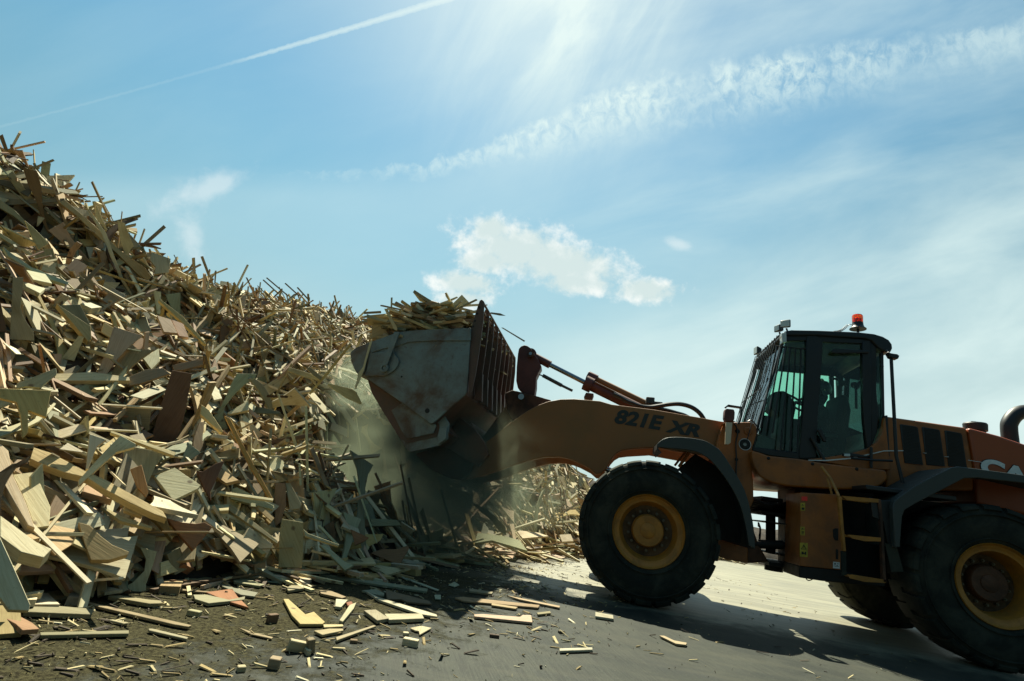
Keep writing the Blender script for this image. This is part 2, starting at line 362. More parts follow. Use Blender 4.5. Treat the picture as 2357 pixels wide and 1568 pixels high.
# ---- wheels
def wheel(X, near, rear):
    y0 = 6.64 if near else mir(6.64); s = 1 if near else -1
    Z = .81; c = (X, y0, Z)
    rim = MB()
    dep = .15 if rear else .05
    prof = [(.385, .03), (.405, .0), (.412, .012), (.405, .03), (.375, .034), (.362, .045), (.345, .05), (.33, .052), (.318, .08), (.300, .10+dep*.6), (.285, .12+dep)]
    rim.lathe([(r, s*h) for r, h in prof], c, n=64)
    ro = rim.build('rim', 'rim', L)
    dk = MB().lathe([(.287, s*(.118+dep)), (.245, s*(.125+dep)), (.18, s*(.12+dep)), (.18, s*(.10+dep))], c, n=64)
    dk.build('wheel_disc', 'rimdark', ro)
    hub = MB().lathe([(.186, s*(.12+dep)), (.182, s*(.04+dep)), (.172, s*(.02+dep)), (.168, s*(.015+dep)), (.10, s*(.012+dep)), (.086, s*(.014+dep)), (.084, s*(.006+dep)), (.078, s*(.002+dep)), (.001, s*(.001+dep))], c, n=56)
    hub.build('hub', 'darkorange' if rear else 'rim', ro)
    nutm = M.setdefault('nut', mat('wheel_nut_metal', (.3, .24, .15), .5, .4))
    for k in range(14):
        bl = MB()
        a = 2*math.pi*(k+.5)/14; x, z = X+.222*math.cos(a), Z+.222*math.sin(a)
        bl.tube([(x, y0+s*(.13+dep), z), (x, y0+s*(.085+dep), z)], .017, 6)
        bl.tube([(x, y0+s*(.1+dep), z), (x, y0+s*(.07+dep), z)], .009, 8)
        if near: bl.build('wheel_nut', nutm, ro)
    ty = MB()
    wd = .60
    half = [(.40, .025), (.43, .004), (.50, -.012), (.60, -.016), (.68, -.004), (.735, .016), (.772, .045), (.787, .10)]
    full = [(r, h) for r, h in half] + [(.79, .3)] + [(r, wd-h) for r, h in half[::-1]]
    full += [(.37, wd-.05), (.37, .05)]
    ty.lathe([(r, s*h) for r, h in full], c, n=72, closed=True)
    # raised rings on the side wall and tread blocks
    for k in range(22):
        for side in (0, 1):
            a0 = 2*math.pi*(k+.5*side)/22; a1 = a0+2*math.pi/22*.76
            pts = []
            prof2 = [(.752, -.004), (.785, .012), (.805, .05), (.811, .30), (.775, .30), (.73, .03)]
            if side: prof2 = [(r, wd-h) for r, h in prof2]
            na = 5; vs = []
            for j in range(na):
                for q, (r, h) in enumerate(prof2):
                    skew = .10*(h-.3) * (1 if side else -1)
                    a = a0+(a1-a0)*j/(na-1)+skew
                    vs.append((X+r*math.cos(a), y0+s*h, Z+r*math.sin(a)))
            n6 = len(prof2)
            fs = [(j*n6+q, j*n6+(q+1) % n6, (j+1)*n6+(q+1) % n6, (j+1)*n6+q) for j in range(na-1) for q in range(n6)]
            fs += [tuple(range(n6)), tuple(range(na*n6-1, (na-1)*n6-1, -1))]
            ty.add(vs, fs)
    for r in (.455, .70):
        ty.lathe([(r-.006, s*.0), (r-.004, s*-.02), (r+.004, s*-.02), (r+.006, s*.0)], c, n=72)
    to = ty.build('tyre', 'rubber', L)
    return to
def text(s, size, m, ext=.003, offs=0.0, shear=0.0):
    c = bpy.data.curves.new('t', 'FONT'); c.body = s; c.size = size; c.extrude = ext; c.offset = offs; c.shear = shear
    o = bpy.data.objects.new('t', c); COL.objects.link(o)
    bpy.context.view_layer.update()
    me = bpy.data.meshes.new_from_object(o.evaluated_get(bpy.context.evaluated_depsgraph_get()))
    bpy.data.objects.remove(o)
    me.materials.clear(); me.materials.append(m); return me
def put_text(name, s, m, parent, tl, tr, bl, Y, offs=.02, shear=0.0, ext=.003):
    """lettering on a plane Y=const: scaled so that its box spans tl-tr and tl-bl (world x,z points)"""
    me = text(s, 1.0, m, ext, offs, shear)
    co = np.empty(len(me.vertices)*3, 'f'); me.vertices.foreach_get('co', co); co = co.reshape(-1, 3)
    x0, x1, y0, y1 = co[:, 0].min(), co[:, 0].max(), co[:, 1].min(), co[:, 1].max()
    off = rootof(parent).location
    ex = (tr-tl); ez = (tl-bl)
    a = (co[:, 0]-x0)/(x1-x0); b = (co[:, 1]-y0)/(y1-y0)
    out = np.empty_like(co)
    out[:, 0] = bl.x+ex.x*a+ez.x*b-off.x; out[:, 2] = bl.z+ex.z*a+ez.z*b-off.z; out[:, 1] = Y-co[:, 2]-off.y
    me.vertices.foreach_set('co', out.ravel()); me.update()
    o = bpy.data.objects.new(name, me); COL.objects.link(o); o.parent = parent; return o
XF, XR = .575, 4.10
for X_, rr in ((XF, 0), (XR, 1)):
    for nr in (1, 0):
        y0 = 6.64 if nr else mir(6.64)
        wheel(X_, nr, rr)
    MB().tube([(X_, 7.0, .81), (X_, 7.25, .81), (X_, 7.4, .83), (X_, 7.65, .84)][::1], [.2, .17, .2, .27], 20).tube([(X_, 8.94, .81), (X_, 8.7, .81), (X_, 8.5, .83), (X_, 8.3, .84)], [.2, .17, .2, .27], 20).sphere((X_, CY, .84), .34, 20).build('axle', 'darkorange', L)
# ---- lift arms
armP = [(1088,1042),(1138,1003),(1173,974),(1215,945),(1240,932),(1262,924),(1290,919),(1320,918),(1381,923),(1408,931),(1506,943),(1616,962),(1660,970),(1715,978),(1732,990),(1730,1012),(1715,1024),(1660,1050),(1640,1052),(1600,1046),(1511.8,1030),(1454,1033.5),(1432,1036.4),(1419,1044),(1408.4,1056),(1396,1078),(1384,1090),(1372,1092),(1356,1078),(1329,1064),(1308,1056),(1288,1052),(1250,1053),(1219,1060),(1185,1070),(1151,1082),(1110,1096),(1075,1103),(1058,1100),(1054,1085),(1066,1064)]
arm_xz = [at(x, y, 7.36) for x, y in armP]
ar = MB().prism(arm_xz, 7.36, 7.46)
arm = ar.build('lift_arm', 'arm', L, .012, 3)
put_text('lettering', '821E', M['deca'], arm, at(1424, 942, 7.355), at(1530, 958, 7.355), at(1411, 974, 7.355), 7.357, .042, .0)
put_text('lettering', 'XR', M['deca'], arm, at(1545, 967, 7.355), at(1624, 980, 7.355), at(1531, 994, 7.355), 7.357, .05, .0)
MB().prism(arm_xz, mir(7.46), mir(7.36)).build('lift_arm', 'arm', L, .012, 3)
# pins and bosses at the arm's front, the cross tube between the arms
xc = at(1240, 965, 7.4)
MB().tube([(xc.x, 7.46, xc.z), (xc.x, mir(7.46), xc.z)], .17, 28).build('cross_tube', 'arm', L)
pf = at(1076, 1080, 7.36)
MB().tube([(pf.x, 7.30, pf.z), (pf.x, mir(7.30), pf.z)], .07, 20).build('bucket_pin', 'darkorange', L)
# hydraulic lift cylinder under each arm
for s in (0, 1):
    Y = 7.62 if not s else mir(7.62)
    a, b = at(1395, 1080, 7.62), at(1700, 1235, 7.62)
    q = Vector((a.x, Y, a.z)).lerp(Vector((b.x, Y, b.z)), .42)
    cyl = MB().tube([(a.x, Y, a.z), tuple(q)], .045, 14).build('lift_cylinder_rod', 'chrome', L)
    MB().tube([tuple(q), (b.x, Y, b.z)], .085, 16).build('lift_cylinder', 'darkorange', L)
# ---- bell crank, tilt cylinder, hoses
bc = [(1192,814),(1189,845),(1188,877),(1192,894),(1206,905),(1230,911),(1233,890),(1233.5,870),(1239,858),(1245,847),(1244,838),(1238,826),(1230,815),(1221,801),(1214,796),(1207,794),(1199,797),(1194,803)]
crank = MB().prism(A(bc, 7.87), 7.87, 8.07).build('bell_crank', 'crank', L, .012, 3)
pc = at(1222.5, 817, 7.87)
MB().tube([(pc.x, 7.80, pc.z), (pc.x, 8.14, pc.z)], .055, 20).build('pin', 'darkorange', crank)
MB().tube([(pc.x, 7.79, pc.z), (pc.x, 7.80, pc.z)], .025, 14).build('pin_cap', 'chrome', crank)
# lower link and yoke joining the crank to the bucket and the cross tube
MB().prism(A([(1162,905),(1180,898),(1225,909),(1268,921),(1270,935),(1235,960),(1212,985),(1190,985),(1168,950)], 7.75), 7.75, 7.83).prism(A([(1162,905),(1180,898),(1225,909),(1268,921),(1270,935),(1235,960),(1212,985),(1190,985),(1168,950)], 7.75), 8.11, 8.19).build('crank_yoke', 'darkorange', L, .01)
lk0, lk1 = at(1204, 918, 7.97), at(1120, 1010, 7.97)
MB().prism([lk0+Vector((-.12, 0, .06)), lk0+Vector((.12, 0, .02)), lk1+Vector((.12, 0, -.02)), lk1+Vector((-.10, 0, -.08))], 7.87, 8.07).build('bucket_link', 'darkorange', L, .03)
pk = at(1200, 914, 7.75)
MB().tube([(pk.x, 7.72, pk.z), (pk.x, 8.2, pk.z)], .045, 16).build('pin', 'chrome', L)
ca, cb_, cc, ce = at(1222.5, 817, 7.97), at(1266, 840, 7.97), at(1349, 882, 7.97), at(1560, 985, 7.97)
MB().tube([ca, cb_], .062, 16).tube([(ca.x, 7.9, ca.z), (ca.x, 8.04, ca.z)], .09, 20).build('rod_eye', 'crank', L)
MB().tube([cb_, cc], .037, 20).build('tilt_cylinder_rod', 'chrome', L)
dr = (ce-cc).normalized()
MB().tube([cc-dr*.02, cc+dr*.10], .115, 24).tube([cc+dr*.10, ce], .082, 24).build('tilt_cylinder', 'crank', L)
# feed pipe along the top of the barrel with its end block
up = Vector((-dr.z, 0, dr.x)); up = up if up.z > 0 else -up
p0, p1 = at(1352, 864, 8.12), at(1490, 931, 8.12)
MB().tube([p0, p0+dr*.16], .075, 8).build('hose_block', 'crank', L, .006)
MB().tube([p0+dr*.1, p1+dr*.3], .05, 14).build('feed_pipe', 'arm', L)
MB().tube([at(1368, 880, 7.9), at(1414, 903, 7.9), at(1430, 914, 7.9)], .017, 8).build('hydraulic_pipe', 'darkorange', L)
v0 = at(1487, 922, 8.0)
MB().box((v0.x, 7.95, v0.z-.05), (v0.x+.12, 8.12, v0.z+.05)).box((v0.x+.1, 7.98, v0.z-.1), (v0.x+.24, 8.1, v0.z+.0)).build('valve_block', 'grey', L, .01)
bk = at(1354, 915, 7.97)
MB().prism(AZ(z4, [(705,520),(725,480),(790,490),(775,530),(755,545)], 7.9), 7.86, 8.08).build('cylinder_clamp', 'darkorange', L, .008)
h1 = smooth_poly([at(*z4(*p), 7.8) for p in [(955,490),(1010,515),(1060,545),(1110,565),(1180,590),(1260,600),(1340,590),(1420,577),(1500,573),(1570,585),(1630,610),(1680,650),(1712,695),(1730,740)]], 4)
MB().tube(h1, .032, 10).build('hydraulic_hose', 'hose', L)
h2 = smooth_poly([at(*z4(*p), 7.95) for p in [(1000,545),(1100,585),(1200,605),(1300,607),(1400,625),(1490,650),(1560,672),(1640,720)]], 4)
MB().tube(h2, .03, 10).build('hydraulic_hose', 'hose', L)
ph = z4(330, 325)
MB().tube([at(*ph, 7.8), at(*z4(365, 340), 7.8)], .01, 6).build('indicator_rod', 'grey', L)
MB().tube([at(*z4(360, 333), 7.8), at(*z4(520, 418), 7.8)], .028, 6).tube([at(*z4(520, 418), 7.8), at(*z4(610, 462), 7.8)], .02, 6).build('position_indicator', 'grey', L)
# ---- bucket
BY0, BY1 = 6.5, 9.42
side = [(806,812),(820,800),(854,787),(916,765),(960,760),(1084,756),(1081,800),(1078,850),(1074,900),(1071,908),(1029,945),(1004,968),(996,974),(990,975),(982,968),(940,937),(838,867),(825,864),(816,851),(808,832)]
sp = A(side, BY0)
bucket = MB().prism(sp, BY0, BY0+.035).build('bucket', 'steel', L, .004)
MB().prism(sp, BY1-.035, BY1).build('side_plate', 'steel', bucket, .004)
floor = [sp[i] for i in (18, 17, 16, 15, 14, 13, 12, 10, 9, 8, 7, 6, 5)]
MB().sheet([(p.x, p.z) for p in floor], BY0+.035, BY1-.035, .03).build('bucket_shell', 'rust', bucket)
# edge band, lug plate, pivot, bolt holes, link on the near side
MB().prism(A([(854,787),(885,776),(916,765),(960,760),(1084,755),(1083.5,784),(1000,784),(942,787),(913,797),(880,803),(854,812)], BY0-.02), BY0-.02, BY0-.001).build('edge_band', 'steel', bucket, .003)
MB().prism(AZ(z8, [(600,688),(618,640),(636,560),(648,520),(790,508),(812,515),(832,545),(847,572),(842,605),(815,642),(785,664),(740,684),(680,682)], BY0-.035), BY0-.035, BY0-.002).build('lug_plate', 'steel', bucket, .006)
MB().prism(A([(806,812),(852,790),(838,860),(825,863),(814,848)], BY0-.03), BY0-.03, BY0-.001).build('lip_plate', 'steel', bucket, .006)
pp = at(*z8(750, 632), BY0-.04)
MB().lathe([(.001, -.03), (.022, -.032), (.03, -.02), (.034, -.045), (.052, -.045), (.058, -.03), (.058, .03)], (pp.x, BY0-.04, pp.z), n=28).build('pivot', 'steel', bucket)
MB().prism(A([(907,764),(920,764),(892,838),(884,842),(880,838)], BY0-.09), BY0-.09, BY0-.07).build('latch_arm', 'steel', bucket, .004)
for (q, r) in ((z8(867, 690), .013), (z8(1050, 933), .032)):
    c_ = at(*q, BY0)
    MB().lathe([(.001, 0), (r, 0)], (c_.x, BY0-.003, c_.z), n=20).build('bolt_hole', 'grime', bucket)
# second plate further down: rotating carrier of the high-tip bucket, near and far
car = [(845,872),(856,906),(885,955),(909,993),(929,1026),(937,1036),(945,1040),(1009,1026),(1029,1010),(1033,975),(1010,935),(930,885)]
for ya, yb in ((6.62, 6.66), (mir(6.66), mir(6.62))):
    co_ = MB().prism(A(car, 6.60), ya, yb).build('carrier_plate', 'steel', L, .005)
    if ya < 7:
        MB().prism(A([(846,874),(856,905),(880,945),(905,985),(920,1008),(938,1020),(1004,1006),(1012,990),(1010,975),(985,965)], 6.61), 6.608, 6.6185).build('scuffed_band', 'rust', co_, .002)
        MB().prism(A([(901,945),(925,993),(935,1009),(942,1010),(998,997),(1004,980),(992,960),(930,925)], 6.58), 6.575, 6.60).build('wear_plate', 'steel', co_, .004)
        MB().prism(A([(1008,1003),(1009,1023),(1027,1010),(1029,985),(1012,985)], 6.57), 6.56, 6.60).build('stop_plate', 'steel', co_, .004)
cb2 = A([(1000,1000),(1040,950),(1075,975),(1100,1010),(1110,1040),(1085,1070),(1010,1026)], 6.7)
MB().prism(cb2, 7.1, 7.2).prism(cb2, mir(7.2), mir(7.1)).prism(A([(975,990),(1010,960),(1040,1000),(1010,1026)], 6.7), 6.64, mir(6.64)).build('carrier_frame', 'darkorange', L, .01)
# coupler casting between carrier and arm end
MB().prism(A([(955,1045),(1000,1030),(1045,1000),(1085,1030),(1090,1050),(1080,1085),(1062,1105),(1040,1103),(990,1080)], 7.2), 7.2, 7.34).prism(A([(955,1045),(1000,1030),(1045,1000),(1085,1030),(1090,1050),(1080,1085),(1062,1105),(1040,1103),(990,1080)], 7.2), mir(7.34), mir(7.2)).build('coupler', 'darkorange', L, .015)
t0, t1 = at(1072, 960, 7.0), at(1075, 1020, 7.0)
MB().tube([(t0.x, 7.2, t0.z-.1), (t0.x, mir(7.2), t0.z-.1)], .07, 18).build('carrier_tube', 'rust', L)
MB().tube(smooth_poly([at(1033, 960, 6.8), at(1012, 975, 6.75), at(1022, 990, 6.75), at(1030, 1005, 6.8)], 4), .012, 8).tube([at(1024, 962, 6.7), at(1030, 1000, 6.7)], .01, 6).build('hydraulic_hose', 'hose', L)
# spill guard: seven ribs and the bars through them
ribs = [(1084,757),(1088,742),(1097,712),(1104,692),(1109,689),(1114,694),(1114,705),(1112,740),(1104,800),(1095,858),(1085,905),(1079,906),(1078,860)]
rp = A(ribs, 6.53); zmax = max(p.z for p in rp)
ys = np.linspace(6.53, 9.36, 9)
for i, y in enumerate(ys):
    r_ = MB().prism(rp, y, y+.035).build('guard_rib', 'rust', bucket, .006)
    if i == 0:
        for q in ((1420,195),(1405,240),(1388,290),(1375,330)):
            c_ = at(*z8(*q), 6.52); MB().lathe([(.001, 0), (.016, 0)], (c_.x, 6.527, c_.z), n=12).build('hole', 'grime', r_)
for q in ((1447,160),(1434,205),(1420,250),(1402,292),(1385,332)):
    c_ = at(*z8(*q), 6.55)
    MB().tube([(c_.x, 6.56, c_.z), (c_.x, 9.39, c_.z)], .016, 8).build('guard_bar', 'rust', bucket)
for y in ys[1:]:
    gs = MB()
    g0 = at(1078, 906, 6.5); gs.prism([(g0.x-.02, g0.z), (g0.x+.10, g0.z-.02), (g0.x+.05, g0.z+.36)], y-.02, y+.055); gs.build('rib_gusset', 'rust', bucket)
# ---- front frame (tower), chassis
tw = [(1649,1023),(1655,1000),(1662,985),(1671,972),(1731,972),(1741,981),(1742,998),(1737,1015),(1731,1032),(1729,1061),(1731,1085),(1734,1110),(1735,1153),(1727,1169),(1722,1230),(1640,1240),(1600,1150),(1640,1080)]
for ya, yb in ((7.27, 7.34), (mir(7.34), mir(7.27))):
    tower = MB().prism(A(tw, 7.27), ya, yb).build('front_frame', 'orange', L, .012, 3)
    if ya < 7.5: tw0 = tower
ch = A([(1590,1120),(1640,1080),(1700,1110),(1727,1169),(1733,1215),(1748,1256),(1770,1294),(1720,1297),(1672,1288),(1654,1281),(1560,1262),(1540,1180)], 7.5)
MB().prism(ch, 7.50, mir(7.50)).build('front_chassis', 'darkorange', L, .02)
MB().prism(A([(1650,1240),(1721,1262),(1720,1295),(1672,1288),(1650,1280)], 7.40), 7.38, 7.5).build('chassis_bracket', 'orange', L, .01)
bd = at(1714.7, 1023, 7.26)
bo = MB().lathe([(.001, 0), (.062, 0), (.07, .004)], (bd.x, 7.262, bd.z), n=40).build('badge', 'grime', tw0)
for r1, r2, mm in ((.068, .0745, 'white'), (.014, .019, 'lamp'), (.027, .031, 'grey'), (.038, .041, 'grey'), (.048, .050, 'grey'), (.0005, .008, 'lamp')):
    MB().lathe([(r1, 0), (r1, -.003), (r2, -.003), (r2, 0)], (bd.x, 7.261, bd.z), n=40).build('badge_ring', mm, bo)
for q, r in ((z1(350, 985), .055), (z1(265, 1190), .022), (z1(272, 985), .03)):
    c_ = at(*q, 7.27); MB().lathe([(.001, -.02), (r*.4, -.022), (r*.42, -.012), (r*.8, -.012), (r, -.004), (r, .0)], (c_.x, 7.268, c_.z), n=20).build('bolt', 'orange' if r > .04 else 'grime', tw0)
MB().tube(smooth_poly([at(*z1(*p), 7.24) for p in [(250,930),(268,960),(272,1010),(262,1060),(262,1130),(265,1190),(262,1280),(270,1330)]], 4), .009, 8).build('cable', 'hose', tw0)
MB().tube(smooth_poly([at(*z1(*p), 7.3) for p in [(350,915),(372,905),(400,930),(425,965),(440,1010)]], 4), .010, 8).build('cable', 'hose', tw0)
# turn lamp on its bracket with the beige reflector
lt = MB().prism(A([(1668,947),(1670,941),(1689,943),(1691,950),(1690,966),(1686,971),(1670,971),(1667,962)], 7.1), 7.08, 7.2).build('turn_lamp', 'crank', L, .012)
MB().sheet([(p.x, p.z) for p in A([(1671,940),(1675,936),(1703,940),(1703,960),(1697,975)], 7.14)], 7.10, 7.17, .02).build('bracket', 'black', lt)
MB().prism(A([(1671,972),(1686,973),(1682,1019),(1677,1023),(1669,1023)], 7.06), 7.06, 7.085).build('reflector', 'beige', lt, .003)
MB().prism(A([(1660,978),(1672,970),(1690,972),(1672,980)], 7.2), 7.1, 7.3).build('lamp_step', 'orange', lt, .003)
# ---- fenders
fo = [(1513,1022),(1520,1015),(1534,1008),(1556,1006),(1588,1008),(1621,1014),(1640,1024),(1657,1036),(1676,1063),(1695,1093),(1714,1128),(1727,1172),(1735,1215),(1738.5,1264)]
fi = [(1724,1255),(1718,1218),(1706,1170),(1689,1132),(1667,1097),(1640,1064),(1621,1049),(1600,1039),(1570,1034),(1532,1031),(1513,1029)]
fop = smooth_poly([Vector(p).to_3d() for p in fo], 3); fip = smooth_poly([Vector(p).to_3d() for p in fi], 3)
f2 = [(p.x, p.y) for p in fop]; g2 = [(p.x, p.y) for p in fip]
fen = MB().prism(A(f2+g2, 6.63), 6.63, 6.66).build('front_fender', 'grey', L, .006)
so = A(f2, 6.63)
MB().sheet([(p.x, p.z) for p in so], 6.655, 7.26, -.022).build('fender_top', 'grey', fen)
MB().sheet([(p.x, p.z) for p in [at(1513, 1022, 6.63), at(1512, 1034, 6.63), at(1520, 1044, 6.63)]], 6.64, 7.2, .02).build('fender_lip', 'black', fen)
inr = A([(1600,1045),(1640,1068),(1670,1104),(1690,1140),(1706,1175),(1716,1215),(1722,1256),(1650,1240),(1600,1120),(1560,1080)], 7.22)
MB().prism(inr, 7.21, 7.24).build('inner_panel', 'grime', fen)
st = MB().tube([at(1563, 1075, 6.95), at(1585, 1042, 6.95)], .02, 8).tube([at(1553, 1072, 7.05), at(1578, 1040, 7.05)], .014, 8).build('fender_stay', 'orange', fen)
ro_ = [(2500,1125),(2357,1094),(2300,1086),(2239,1078),(2206,1074),(2190,1076),(2150,1095),(2105,1119),(2066,1147),(2058,1155),(2055,1170),(2058,1215),(2060,1260)]
ri_ = [(2072,1260),(2074,1225),(2077,1189),(2083,1174),(2110,1158),(2220,1101),(2250,1100),(2357,1112),(2500,1145)]
rf = MB().prism(A(ro_+ri_, 6.63), 6.63, 6.66).build('rear_fender', 'grey', L, .008)
MB().sheet([(p.x, p.z) for p in A(ro_, 6.63)], 6.655, 7.28, .022).build('fender_top', 'grey', rf)
MB().prism(A([(2000,1145),(2022,1152),(2060,1152),(2062,1262),(2040,1252),(2030,1200),(2005,1190)], 6.75), 6.72, 6.76).build('side_panel', 'black', rf, .006)
mfp = A([(2035,1250),(2062,1258),(2078,1316),(2050,1316)], 6.72)
MB().prism(mfp, 6.70, 6.715).build('mud_flap', 'rubber', rf)
pl = A([(1990,1126),(2028,1118),(2105,1115),(2150,1092),(2110,1088),(2040,1094)], 7.2)
dk_ = at(1995, 1122, 6.75); dk2 = at(2200, 1083, 6.75)
MB().prism([(dk_.x, dk_.z-.02), (dk_.x+.9, dk_.z-.02), (dk_.x+.9, dk_.z+.03), (dk_.x, dk_.z+.03)], 6.76, 7.25).build('deck_plate', 'black', L, .008)
# ---- cab base (orange belly)
cbp = [(1731,1037),(1769,1049),(1839,1056),(1896,1066),(1991,1077),(2035,1082),(2042,1090),(2043,1103),(2035,1112),(2022,1120),(1991,1126),(1940,1127),(1896,1125),(1850,1122),(1814,1119.5),(1776,1111),(1750,1097),(1740,1082),(1734,1068)]
cbs = [(p.x, p.y) for p in smooth_poly([Vector(p).to_3d() for p in cbp], 2, True)]
base = MB().prism(A(cbs, 7.12), 7.12, mir(7.12)).build('cab_base', 'orange', L, .05, 5)
for q in ((1870,1068),(1972,1080),(1769,1055)):
    c_ = at(*q, 7.12); MB().lathe([(.001, -.012), (.012, -.012), (.02, -.003), (.02, .01)], (c_.x, 7.12, c_.z), n=14).build('bolt', 'grime', base)
# rear skirt of the cab in orange with its pale stripe
sk = [(1861,1057),(1900,1053),(1959,1044),(2000,1032),(2020,1017),(2030,1000),(2036,975),(2038,960),(2050,1082),(1985,1079)]
MB().prism(A(sk, 7.24), 7.24, mir(7.24)).build('cab_skirt', 'orange', L, .01)
stp = [(1861,1058.5),(1900,1059),(1959,1053.5),(2000,1045),(2035,1037),(2079.5,1037),(2079.5,1038.6),(2035,1039),(2000,1047.5),(1959,1056.5),(1900,1061.5),(1861,1060.5)]
MB().prism(A(stp, 7.228), 7.228, 7.239).build('stripe', 'white', L)
# ---- cab shell
YN, YF = 7.30, mir(7.30)
roofP = [(1801,768),(1806,764),(1820,761),(1850,761.5),(1880,762),(1930,764),(1975,766),(2010,770),(2030,776),(2044,784),(2051,794),(2052,803),(2048,812),(2036,812),(2020,803),(2004,786),(1990,781),(1880,774),(1814,774),(1803,774)]
cab = tag(MB().prism(A(roofP, YN), YN-.03, YF+.03).build('cab_roof', 'black', L, .03, 4), None)
MB().prism(A([(1816,776),(2000,784),(2000,792),(1816,788)], YN+.05), YN+.05, YF-.05).build('headliner', 'liner', cab, .01)
def bar(pts, Y, ya, yb, name='cab_post', m='black', bev=.008):
    return MB().prism(A(pts, Y), ya, yb).build(name, m, L, bev)
for near in (1,):
    def yy(a, b): return (a, b) if near else (mir(b), mir(a))
    # front corner post (thin), B-post, rear post, rear corner
    bar([z1(*p) for p in [(600,270),(625,275),(600,400),(556,540),(500,700),(455,860),(420,1000),(400,1110),(380,1125),(392,1050),(425,900),(475,740),(530,560),(575,400)]], YN, *yy(YN, YN+.05), 'cab_post')
    bar([z1(*p) for p in [(775,285),(850,288),(893,330),(880,560),(862,800),(850,1000),(845,1180),(720,1183),(718,1140),(735,1000),(752,760),(768,520)]], YN, *yy(YN-.01, YN+.07), 'cab_post')
    bar([z1(*p) for p in [(1180,330),(1240,318),(1246,700),(1250,1095),(1215,1115),(1190,900),(1182,600)]], YN, *yy(YN-.01, YN+.07), 'cab_post')
    bar([z1(*p) for p in [(1240,318),(1285,350),(1285,700),(1300,860),(1290,990),(1250,1095)]], YN, *yy(YN, YN+.06), 'cab_post')
    bar([z1(*p) for p in [(385,1100),(720,1140),(845,1180),(900,1180),(1000,1165),(1160,1128),(1246,1090),(1250,1100),(1100,1160),(900,1195),(720,1188),(500,1160),(380,1125)]], YN, *yy(YN, YN+.07), 'cab_sill')
    bar([z1(*p) for p in [(600,275),(640,268),(850,288),(1240,318),(1240,350),(893,335),(770,325),(640,330),(605,300)]], YN, *yy(YN, YN+.07), 'cab_rail')
    # glass: front quarter, door, rear quarter
    g1 = [(620,330),(770,330),(765,560),(752,760),(735,1000),(718,1138),(400,1100),(425,1000),(455,860),(500,700),(556,540),(595,400)]
    MB().prism(AZ(z1, g1, YN+.03), *yy(YN+.03, YN+.036)).build('side_window', 'glass', L)
    g2_ = [(893,335),(1182,350),(1190,900),(1215,1112),(1160,1130),(1000,1165),(900,1175),(845,1175),(850,1000),(862,800),(880,560)]
    dg = MB().prism(AZ(z1, g2_, YN+.03), *yy(YN+.03, YN+.036)).build('door_window', 'glass', L)
    g3 = [(1285,400),(1310,410),(1325,520),(1328,860),(1320,960),(1300,1040),(1250,1095),(1290,990),(1300,860),(1285,700)]
    MB().prism(AZ(z1, g3, YN+.04), *yy(YN+.04, YN+.046)).build('quarter_window', 'glass', L)
# far side of the cab: header, sill, thin posts and panes
def farbox(name, a, b, m='black', bev=.01): return MB().box(a, b).build(name, m, L, bev)
farbox('cab_rail', (2.2, YF-.06, 3.42), (3.45, YF, 3.56)); farbox('cab_sill', (2.08, YF-.06, 1.95), (3.42, YF, 2.69))
for x_, w_ in ((3.31, .06), (3.40, .05)): farbox('cab_post', (x_-w_/2, YF-.06, 2.0), (x_+w_/2, YF, 3.5))
MB().prism(AZ(z1, [(600,270),(625,275),(600,400),(556,540),(500,700),(455,860),(420,1000),(400,1110),(380,1125),(392,1050),(425,900),(475,740),(530,560),(575,400)], YN), YF-.05, YF).build('cab_post', 'black', L, .008)
MB().prism([(2.13, 2.69), (3.28, 2.69), (3.28, 3.42), (2.27, 3.42)], YF-.035, YF-.029).build('side_window', 'glass', L)
# dark lower panels behind the glass (front kick panel)
bar([z1(*p) for p in [(400,1000),(430,1000),(560,1040),(560,1135),(385,1110)]], YN, YN+.05, YF-.05, 'kick_panel', 'black', .01)
# windshield and rear window planes
wt, wb = at(1803, 776, YN), at(1733, 1034, YN)
wp = smooth_poly([Vector((p.x, 0, p.z)) for p in AZ(z1, [(606,300),(585,400),(545,540),(488,700),(443,860),(410,1000),(390,1110)], YN)], 2)
MB().sheet([(p.x+.05, p.z) for p in wp], YN+.05, YF-.05, .004).build('windshield', 'glass', L)
MB().sheet([(p.x, p.z) for p in AZ(z1, [(1325,420),(1328,860),(1315,960)], YN)], YN+.06, YF-.06, .006).build('rear_window', 'glass', L)
MB().prism(AZ(z1, [(1320,960),(1300,1050),(1270,1090),(1340,1090),(1345,960)], YN), YN+.02, YF-.02).build('rear_wall', 'black', L, .02)
for yq in (YN+.02, YF-.08):
    MB().sheet([(p.x, p.z) for p in AZ(z1, [(1322,410),(1330,860),(1318,960)], YN)], yq, yq+.06, .03).build('cab_post', 'black', L)
# wiper
MB().tube([at(*z1(520, 590), 7.75), at(*z1(495, 600), 7.8), at(*z1(440, 760), 8.0)], .012, 6).tube([at(*z1(505, 640), 7.75), at(*z1(470, 800), 7.9)], .014, 6).build('wiper', 'black', L)
# door handle, hinge, latch, grab bar
bar([(1913,812),(1918,803),(2000,807),(2000,813),(1925,814)], YN-.03, YN-.04, YN-.01, 'door_hinge')
bar([z1(*p) for p in [(850,975),(880,965),(915,1040),(915,1065),(895,1060)]], YN-.05, YN-.07, YN-.03, 'door_handle', 'black', .01)
MB().tube([at(*z1(810, 1030), YN-.03), at(*z1(905, 1198), YN-.05)], .022, 8).build('door_strut', 'black', L)
bar([z1(*p) for p in [(1030,1148),(1100,1145),(1240,1168),(1240,1182),(1035,1166)]], YN-.06, YN-.08, YN-.05, 'door_latch')
bar([z1(*p) for p in [(1050,1148),(1092,1148),(1092,1168),(1050,1166)]], YN-.09, YN-.095, YN-.08, 'latch_plate', 'lamp', .002)
